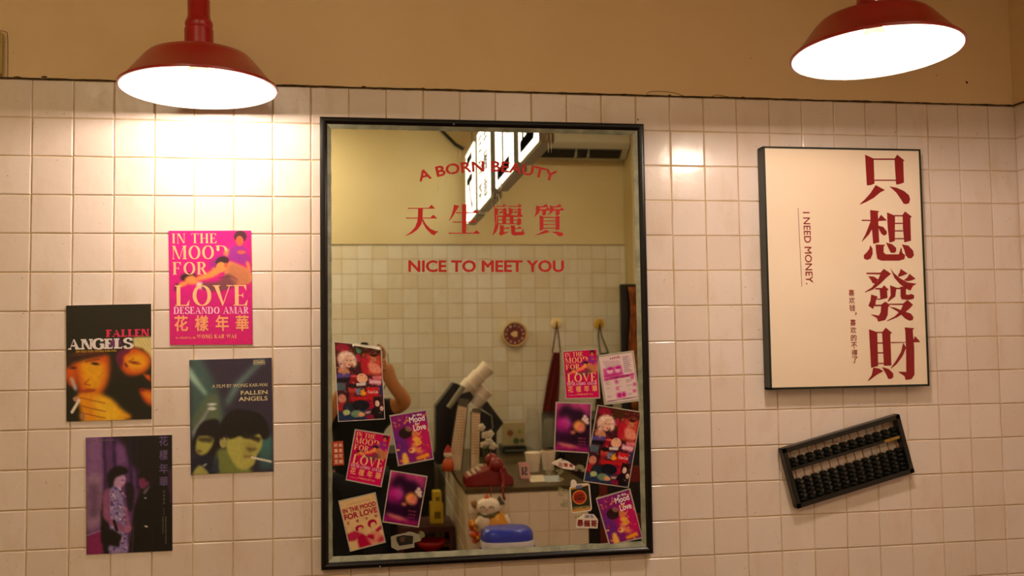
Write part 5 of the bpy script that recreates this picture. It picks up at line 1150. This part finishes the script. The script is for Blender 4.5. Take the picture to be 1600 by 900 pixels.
# the card reads "15" to someone facing it
for lab, px_2, py0, py1, w_, yy in (('white paper cup standing on the counter behind the number card', 833, 709, 733, 12.5, -2.6), ('white paper cup with brown filling, right of the other standing cup', 857, 707, 731, 11.5, -2.65)):
    p = on(px_2, py1, yy); KK = (abs(yy) + 2.57) / FPX; t = Thing('paper_cup', lab, 'cup', p, 'standing paper cups'); hh_ = .1
    MB().lathe([(.0, .002), (w_ * KK * .72, 0), (w_ * KK, hh_), (w_ * KK + .003, hh_ + .002), (w_ * KK, hh_ + .005), (w_ * KK - .003, hh_), (w_ * KK * .7, .006), (0, .006)], p, n=28).make('cup', m_cup, t, smooth='auto')
    MB().ball((p[0], yy, p[2] + hh_ - .004), (w_ * KK * .92, w_ * KK * .92, .014), 16, 8).make('filling', m_cw if px_2 < 840 else mat('brown_fill', (120, 80, 30), .6), t, smooth=True)
m_till_ = mat('cap_grey', (150, 140, 140), .4)
m_film = mat('clear_film', (190, 186, 164), .2, alpha=.3)
for k, (xa, xb, yt_, yy, lab) in enumerate(((822, 846, 640, -3.0, 'clear plastic bag standing behind the left cup'), (848, 868, 655, -3.1, 'crumpled clear plastic bag behind the right cup'))):
    a = MB(); p0, p1 = on(xa, 700, yy), on(xb, 700, yy); zt = V(xa, yt_, yy)[2]; n = 20; rows = []; cc = (p0 + p1) / 2; R = (p1[0] - p0[0]) / 2; r_ = random.Random(k)
    for i in range(9):
        v_ = i / 8; rad = R * (1 - .35 * v_ ** 2); rows += [(cc[0] + rad * math.cos(q) * (1 + r_.uniform(-.12, .12)), yy + .06 * math.sin(q) * (1 + r_.uniform(-.2, .2)), CZ + .001 + (zt - CZ) * v_) for q in np.linspace(0, 2 * math.pi, n + 1)[:-1]]
    a.add(rows, [(i * n + j, i * n + (j + 1) % n, (i + 1) * n + (j + 1) % n, (i + 1) * n + j) for i in range(8) for j in range(n)]); solo(recentre(a.make('plastic_bag', m_film, smooth=True)), lab, 'bag', 'plastic bags')
for k, (xa, xb, ya, yb2, c_, lab) in enumerate(((829, 852, -2.22, -2.45, (226, 212, 186), 'white sheet of paper lying on the counter'), (853, 876, -2.2, -2.42, (176, 182, 186), 'bluish sheet of paper lying on the counter'))):
    p0, p1 = on(xa, 740, ya), on(xb, 740, ya); q0_, q1 = on(xa - 3, 740, yb2), on(xb - 3, 740, yb2)
    solo(recentre(MB().prism([p0, p1, q1, q0_], (0, 0, .0008)).make('paper_sheet', mat('sheet_%d' % k, c_, .5))), lab, 'paper', 'papers on the counter')
p0, p1 = on(864, 735, -2.75), on(914, 735, -2.75); p1[0] = min(p1[0], CX1 + .01); zt = V(890, 704, -2.75)[2]
t = Thing('black_crate', 'black open crate on the right end of the counter', 'crate', ((p0[0] + p1[0]) / 2, -2.85, CZ))
for a0, b0 in (((p0[0], -2.95, CZ), (p1[0], -2.75, CZ + .012)), ((p0[0], -2.762, CZ), (p1[0], -2.75, zt)), ((p0[0], -2.95, CZ), (p1[0], -2.938, zt)), ((p0[0], -2.95, CZ), (p0[0] + .012, -2.75, zt)), ((p1[0] - .012, -2.95, CZ), (p1[0], -2.75, zt))):
    MB().box(a0, b0).make('crate_wall', m_blk, t, bev=.002)
p0 = on(893, 735, -2.5); p1 = on(912, 735, -2.42)
t = Thing('plum_bottle', 'plum-coloured bottle lying on the counter in front of the black crate', 'bottle', p0)
MB().lathe([(0, 0), (.018, .002), (.02, .01), (.02, .07), (.009, .085), (.009, .1), (0, .1)], p0 + np.array([0, 0, .0205]), (p1 - p0), 20).make('bottle', mat('plum', (70, 40, 56), .3), t, smooth='auto')
MB().lathe([(0, .1), (.011, .1), (.011, .115), (0, .115)], p0 + np.array([0, 0, .0205]), (p1 - p0), 16).make('cap', m_till_, t, smooth='auto')
# picture box on a dark stand at the back of the counter
y3 = -3.45; z3 = zpix(y3); p = on(804, 700, y3)
t = Thing('till', 'dark till at the back of the counter, under the picture board', 'till', p)
m_till = mat('till_dark', (34, 40, 32), .35); xa, xb = V(786, 700, y3)[0], V(823, 700, y3)[0]; zb3 = V(800, 690, y3)[2]
MB().bbox((xa, y3 - .2, CZ), (xb, y3, max(CZ + .03, zb3 - .03)), .004).make('drawer', m_till, t); MB().bbox((xa + .01, y3, CZ + .01), (xb - .01, y3 + .006, CZ + .022), .002).make('drawer_front', mat('till_grey', (120, 118, 106), .4), t)
t = Thing('picture_board', 'small cream picture board with green print standing on the till', 'picture board', (p[0], y3, max(CZ + .03, zb3 - .03)))
zt = V(800, 661, y3)[2]; zl = t.loc[2]
MB().bbox((xa, y3 - .06, zl), (xb, y3 - .04, zt), .003).make('board', mat('board_cream', (196, 178, 126), .5), t)
for x_, z_, r1_, c_ in ((.35, .55, .02, (150, 96, 50)), (.75, .6, .014, (150, 170, 60)), (.6, .2, .02, (90, 110, 60)), (.85, .2, .014, (90, 110, 60))):
    MB().cyl((xa + (xb - xa) * x_, y3 - .041, zl + (zt - zl) * z_), (xa + (xb - xa) * x_, y3 - .0385, zl + (zt - zl) * z_), r1_, n=12).make('printed_spot', INK(c_), t)
# ---- cooler on a small table in front of the counter
ycl = -1.12; c0_, c1_ = V(748, 840, ycl), V(836, 840, ycl); zt = V(790, 823, ycl)[2]; cxm = (c0_[0] + c1_[0]) / 2; R = (c1_[0] - c0_[0]) / 2 * .93
t = Thing('cooler', 'blue cooler box with a white band at the bottom edge of the mirror', 'cooler', (cxm, ycl, zt - .26))
m_bl = mat('cooler_blue', (24, 44, 170), .3, coat=.3); m_wb = mat('cooler_white', (214, 210, 214), .35)
def oval(prof, nm, m_):
    a = MB(); n = 40; vs = []
    for r1_, z in prof:
        for i in range(n):
            q = 2 * math.pi * i / n; ca, sa = math.cos(q), math.sin(q); k_ = 1 / (abs(ca) ** 3 + abs(sa) ** 3) ** (1 / 3); vs.append((cxm + r1_ * R * ca * k_, ycl + r1_ * R * .72 * sa * k_, zt + z))
    a.add(vs, [(j * n + i, j * n + (i + 1) % n, (j + 1) * n + (i + 1) % n, (j + 1) * n + i) for j in range(len(prof) - 1) for i in range(n)]); return a.make(nm, m_, t, smooth='auto')
oval([(.0, -.26), (.84, -.26), (.93, -.25), (.97, -.075), (0, -.075)], 'tub', m_bl); oval([(0, -.078), (.99, -.078), (1.0, -.070), (1.0, -.052), (.98, -.046), (0, -.046)], 'band', m_wb)
oval([(0, -.047), (.98, -.047), (.98, -.03), (.93, -.012), (.8, -.002), (.5, 0), (0, 0)], 'lid', m_bl)
for s_ in (-1, 1): MB().bbox((cxm + s_ * R * .96 - .007, ycl - .02, zt - .13), (cxm + s_ * R * .96 + .012 * (s_ > 0) + .0, ycl + .02, zt - .075), .003).make('latch', m_bl, t)
zt2 = zt - .26
t = Thing('side_table', 'small dark wooden table under the blue cooler', 'table', (cxm, ycl, 0))
MB().bbox((cxm - .22, ycl - .18, zt2 - .025), (cxm + .22, ycl + .18, zt2), .004).make('tabletop', m_dark, t)
for sx in (-.2, .165):
    for sy in (-.16, .125): MB().bbox((cxm + sx, ycl + sy, 0), (cxm + sx + .035, ycl + sy + .035, zt2 - .025), .003).make('leg', m_dark, t)

# ------------------------------------------------------------------ ceiling tubes added out of view to brighten the room
def fill_tube_lamp(x, y, lab, e, L=1.1):
    t = Thing('fill_tube_lamp', lab, 'lamp', (x, y, ZC - .07), 'added ceiling tube lamps')
    MB().bbox((x - L / 2, y - .03, ZC - .04), (x + L / 2, y + .03, ZC), .004).make('batten', m_white_en, t)
    MB().cyl((x - L / 2 + .03, y, ZC - .058), (x + L / 2 - .03, y, ZC - .058), .013, n=12).make('tube', mat('fill_tube_glow', (255, 240, 210), .4, emit=(255, 226, 170), es=4), t, smooth='auto')
    l = bpy.data.lights.new('fill_tube_light', 'AREA'); l.shape = 'RECTANGLE'; l.size = L; l.size_y = .04; l.energy = e; l.color = (1.0, .82, .57)
    o = bpy.data.objects.new('fill_tube_light', l); COL.objects.link(o); o.parent = t.o; o.location = (0, 0, -.008)
fill_tube_lamp(-.1, -3.3, 'added fill tube on the ceiling, out of view, over the left half of the room', FILL_TUBE_W[0])
fill_tube_lamp(2.15, -2.5, 'added fill tube on the ceiling, out of view, over the right half of the room', FILL_TUBE_W[1])

# ------------------------------------------------------------------ the photographer (seen in the mirror only)
def skin(verts, rad, edges, sub=2):
    me = bpy.data.meshes.new('s'); me.from_pydata(verts, edges, []); o = bpy.data.objects.new('s', me); COL.objects.link(o)
    md = o.modifiers.new('k', 'SKIN'); md.use_smooth_shade = True
    for i, r in enumerate(rad):
        d = me.skin_vertices[0].data[i]; d.radius = (r if hasattr(r, '__len__') else (r, r)); d.use_root = (i == 0)
    o.modifiers.new('u', 'SUBSURF').levels = sub
    dg = bpy.context.evaluated_depsgraph_get(); dg.update(); m2 = bpy.data.meshes.new_from_object(o.evaluated_get(dg))
    V_ = [v.co[:] for v in m2.vertices]; F_ = [tuple(p.vertices) for p in m2.polygons]
    bpy.data.objects.remove(o); bpy.data.meshes.remove(me); bpy.data.meshes.remove(m2); return V_, F_
def remesh(mb, vox, smooth=4):
    me = bpy.data.meshes.new('r'); me.from_pydata(mb.v, [], mb.f); o = bpy.data.objects.new('r', me); COL.objects.link(o)
    md = o.modifiers.new('r', 'REMESH'); md.mode = 'VOXEL'; md.voxel_size = vox
    ms = o.modifiers.new('m', 'SMOOTH'); ms.iterations = smooth; ms.factor = .5
    dg = bpy.context.evaluated_depsgraph_get(); dg.update(); m2 = bpy.data.meshes.new_from_object(o.evaluated_get(dg))
    out = MB(); out.v = [v.co[:] for v in m2.vertices]; out.f = [tuple(p.vertices) for p in m2.polygons]
    bpy.data.objects.remove(o); bpy.data.meshes.remove(me); bpy.data.meshes.remove(m2); return out
X0, Y0 = .80, -2.82
Zc = CP[2] - .058; CX, CY = CP[0], CP[1] - .03                       # camera body: lens end just behind the view point
sh = CP[2] - .36
E_r, W_r, P_r = (1.065, -2.70, sh + .03), (.985, -2.63, Zc - .17), (.940, -2.620, Zc - .055)
E_l, W_l, P_l = (.60, -2.66, sh - .10), (.74, -2.60, Zc - .17), (.80, -2.60, Zc - .10)
B = [(X0, Y0, .88), (X0, Y0 + .005, 1.0), (X0, Y0 - .01, 1.13), (X0, Y0, sh), (X0, Y0 + .01, sh + .07), (X0, Y0 + .02, sh + .12),   # 0 pelvis .. 5 neck top
     (X0 + .165, Y0, sh - .02), E_r, W_r, P_r, (X0 - .165, Y0, sh - .02), E_l, W_l, P_l,                                        # 6-9 right arm, 10-13 left arm
     (X0 + .09, Y0, .84), (X0 + .10, Y0 + .02, .46), (X0 + .11, Y0 - .02, .09), (X0 + .12, Y0 + .12, .035),                       # 14-17 right leg
     (X0 - .09, Y0, .84), (X0 - .10, Y0 + .02, .46), (X0 - .11, Y0 - .02, .09), (X0 - .12, Y0 + .12, .035)]
Rb = [(.13, .10), (.12, .09), (.125, .09), (.11, .085), .052, .05, .058, .046, .036, (.050, .034), .058, .046, .034, (.042, .028), .085, .055, .038, (.04, .03), .085, .055, .038, (.04, .03)]
Eb = [(0, 1), (1, 2), (2, 3), (3, 4), (4, 5), (3, 6), (6, 7), (7, 8), (8, 9), (3, 10), (10, 11), (11, 12), (12, 13), (0, 14), (14, 15), (15, 16), (16, 17), (0, 18), (18, 19), (19, 20), (20, 21)]
body = MB(); v_, f__ = skin(B, Rb, Eb); body.add(v_, f__)
def hand(mb, palm, wrist, targets, thumb):
    for k, pts in enumerate(targets + [thumb]):
        v_, f__ = skin([tuple(p) for p in pts], [.0125, .0112, .0102, .0088][:len(pts)], [(i, i + 1) for i in range(len(pts) - 1)], 1); mb.add(v_, f__)
# right hand: fingers wrap round the front of the grip, index on the top of the camera, thumb behind
gx = .915
rf = [[(P_r[0], -2.612, Zc - .055 - .021 * k), (gx + .034 - .003 * k, -2.585, Zc - .040 - .022 * k), (gx + .005, -2.562 + .003 * k, Zc - .042 - .021 * k), (gx - .022, -2.566 + .003 * k, Zc - .044 - .020 * k)] for k in range(3)]
rf.insert(0, [(P_r[0], -2.615, Zc - .040), (gx + .028, -2.600, Zc + .006), (gx + .012, -2.590, Zc + .034), (gx - .012, -2.586, Zc + .046)])
hand(body, P_r, W_r, rf, [(P_r[0] - .004, -2.64, Zc - .085), (gx + .022, -2.658, Zc - .055), (gx - .004, -2.660, Zc - .028), (gx - .024, -2.655, Zc - .010)])
# left hand under the lens
lf = [[(P_l[0] + .014, P_l[1] - .012 * k + .02, P_l[2] + .008), (CX - .012 + .012, CY - .04 - .015 * k + .03, Zc - .062), (CX + .030, CY - .04 - .015 * k + .03, Zc - .050), (CX + .046, CY - .04 - .015 * k + .03, Zc - .028)] for k in range(4)]
hand(body, P_l, W_l, lf, [(P_l[0] - .01, P_l[1] - .01, P_l[2] + .01), (CX - .052, CY - .02, Zc - .062), (CX - .056, CY - .02, Zc - .034), (CX - .048, CY - .02, Zc - .010)])
# head: skull, jaw, nose, ears, brow, lips
hc_ = np.array([X0 + .005, Y0 + .03, sh + .225])
def hd(dx, dy, dz): return hc_ + np.array([dx, dy, dz])
body.ball(hd(0, -.012, .018), (.073, .088, .092), 24, 16); body.ball(hd(0, .018, -.045), (.052, .060, .062), 20, 14); body.ball(hd(0, .052, -.082), (.024, .020, .020), 14, 10)
body.tube([hd(0, .076, .012), hd(0, .090, -.012), hd(0, .098, -.028)], [.007, .010, .0125], 10); body.ball(hd(0, .078, -.052), (.020, .010, .007), 12, 8); body.ball(hd(0, .076, -.060), (.018, .010, .007), 12, 8)
for s_ in (-1, 1):
    body.ball(hd(s_ * .030, .070, .020), (.017, .010, .007), 12, 8); body.ball(hd(s_ * .072, -.008, -.008), (.008, .018, .030), 12, 8); body.ball(hd(s_ * .036, .058, -.022), (.018, .016, .016), 12, 8)
bm_ = remesh(body, .0055, 3)
t = Thing('person', 'person in a black T-shirt holding a camera up to photograph the mirror', 'person', (X0, Y0, 0))
m_skin = mat('skin', (196, 132, 78), .5, noise=.06, nscale=20)
bm_.make('body', m_skin, t, smooth=True)
for s_ in (-1, 1):
    MB().ball(hd(s_ * .030, .072, .006), (.0125, .008, .0085), 14, 10).make('eye', m_cw, t, smooth=True); MB().ball(hd(s_ * .030, .0785, .006), (.0055, .003, .0055), 12, 8).make('iris', m_cd, t, smooth=True)
hr = MB(); hr.ball(hd(0, -.024, .030), (.086, .096, .092), 24, 16); hr.ball(hd(0, -.055, -.04), (.084, .060, .11), 20, 14)
for s_ in (-1, 1): hr.tube([hd(s_ * .066, .02, .06), hd(s_ * .088, -.01, -.02), hd(s_ * .092, -.03, -.10), hd(s_ * .088, -.04, -.16)], [.02, .028, .026, .010], 12)
hrm = remesh(hr, .008, 3)
cut = MB(); keep = {}
for i, p in enumerate(hrm.v):
    d = np.array(p) - hc_
    if not (d[1] > .030 and d[2] < .045 and abs(d[0]) < .062): keep[i] = len(cut.v); cut.v.append(p)
cut.f = [tuple(keep[i] for i in f) for f in hrm.f if all(i in keep for i in f)]
cut.make('hair', mat('hair_black', (18, 13, 10), .45), t, smooth=True)
# T-shirt and trousers
ts = MB(); v_, f__ = skin([(X0, Y0, .80), B[1], B[2], B[3], (X0, Y0 + .008, sh + .035), B[6], (X0 + .165 + (E_r[0] - X0 - .165) * .62, Y0 + (E_r[1] - Y0) * .62, sh - .005), B[10], (X0 - .165 + (E_l[0] - X0 + .165) * .62, Y0 + (E_l[1] - Y0) * .62, sh - .02 + (E_l[2] - sh + .02) * .62)],
    [(.155, .125), (.145, .115), (.15, .115), (.13, .105), (.075, .07), .078, .066, .078, .066], [(0, 1), (1, 2), (2, 3), (3, 4), (3, 5), (5, 6), (3, 7), (7, 8)]); ts.add(v_, f__)
remesh(ts, .012, 2).make('t_shirt', mat('black_cotton', (16, 18, 14), .9, noise=.3, nscale=30), t, smooth=True)
tr = MB(); v_, f__ = skin([(X0, Y0, .90), B[14], B[15], (X0 + .11, Y0 - .02, .10), B[18], B[19], (X0 - .11, Y0 - .02, .10)], [(.145, .12), .105, .078, .062, .105, .078, .062], [(0, 1), (1, 2), (2, 3), (0, 4), (4, 5), (5, 6)]); tr.add(v_, f__)
remesh(tr, .014, 2).make('trousers', mat('dark_denim', (22, 24, 30), .9), t, smooth=True)
for s_ in (-1, 1): MB().tube([(X0 + .11 * s_, Y0 - .06, .05), (X0 + .112 * s_, Y0 + .0, .06), (X0 + .118 * s_, Y0 + .10, .042), (X0 + .122 * s_, Y0 + .165, .03)], [.042, .05, .043, .026], 14).make('shoe', m_blk, t, smooth=True)
# camera in the hands
t = Thing('photo_camera', 'black camera with a strap held up by the person', 'camera', (CX, CY - .08, Zc - .055))
MB().bbox((CX - .068, -2.645, Zc - .05), (CX + .066, -2.600, Zc + .034), .006).make('body', m_blk, t)
MB().bbox((CX + .048, -2.648, Zc - .05), (CX + .082, -2.582, Zc + .034), .010).make('grip', m_blk, t)
MB().prism([(CX - .026, -2.642, Zc + .033), (CX + .026, -2.642, Zc + .033), (CX + .017, -2.642, Zc + .058), (CX - .017, -2.642, Zc + .058)], (0, .045, 0)).make('viewfinder_hump', m_blk, t, bev=.003)
MB().lathe([(.034, 0), (.035, .012), (.033, .016), (.034, .030), (.031, .034), (.031, .050), (.027, .052), (.026, .046), (0, .044)], (CX, -2.601, Zc), (0, 1, 0), 32).make('lens', m_blk, t, smooth='auto')
MB().lathe([(.024, .047), (.014, .0485), (0, .049)], (CX, -2.601, Zc), (0, 1, 0), 28).make('lens_glass', mat('lens_glass', (20, 16, 36), .04, coat=1.0), t, smooth=True)
MB().cyl((CX + .064, -2.600, Zc + .034), (CX + .064, -2.600, Zc + .040), .007, n=14).make('shutter_button', MATS['steel'], t)
sp = smooth_pts([(CX + .078, -2.655, Zc + .025), (CX + .122, -2.665, Zc + .0), (CX + .132, -2.66, Zc - .07), (CX + .122, -2.64, Zc - .15), (CX + .095, -2.645, Zc - .205), (CX + .075, -2.70, Zc - .20), (CX + .05, -2.74, Zc - .17)], k=6)
a = MB(); n = len(sp)
for p in sp: a.v += [(p[0] - .003, p[1] - .014, p[2]), (p[0] - .003, p[1] + .014, p[2]), (p[0], p[1] + .014, p[2] - .003), (p[0], p[1] - .014, p[2] - .003)]
a.f = [(i * 4 + j, i * 4 + (j + 1) % 4, i * 4 + 4 + (j + 1) % 4, i * 4 + 4 + j) for i in range(n - 1) for j in range(4)]
a.make('strap', mat('strap_dark', (26, 28, 18), .8), t, smooth=True)
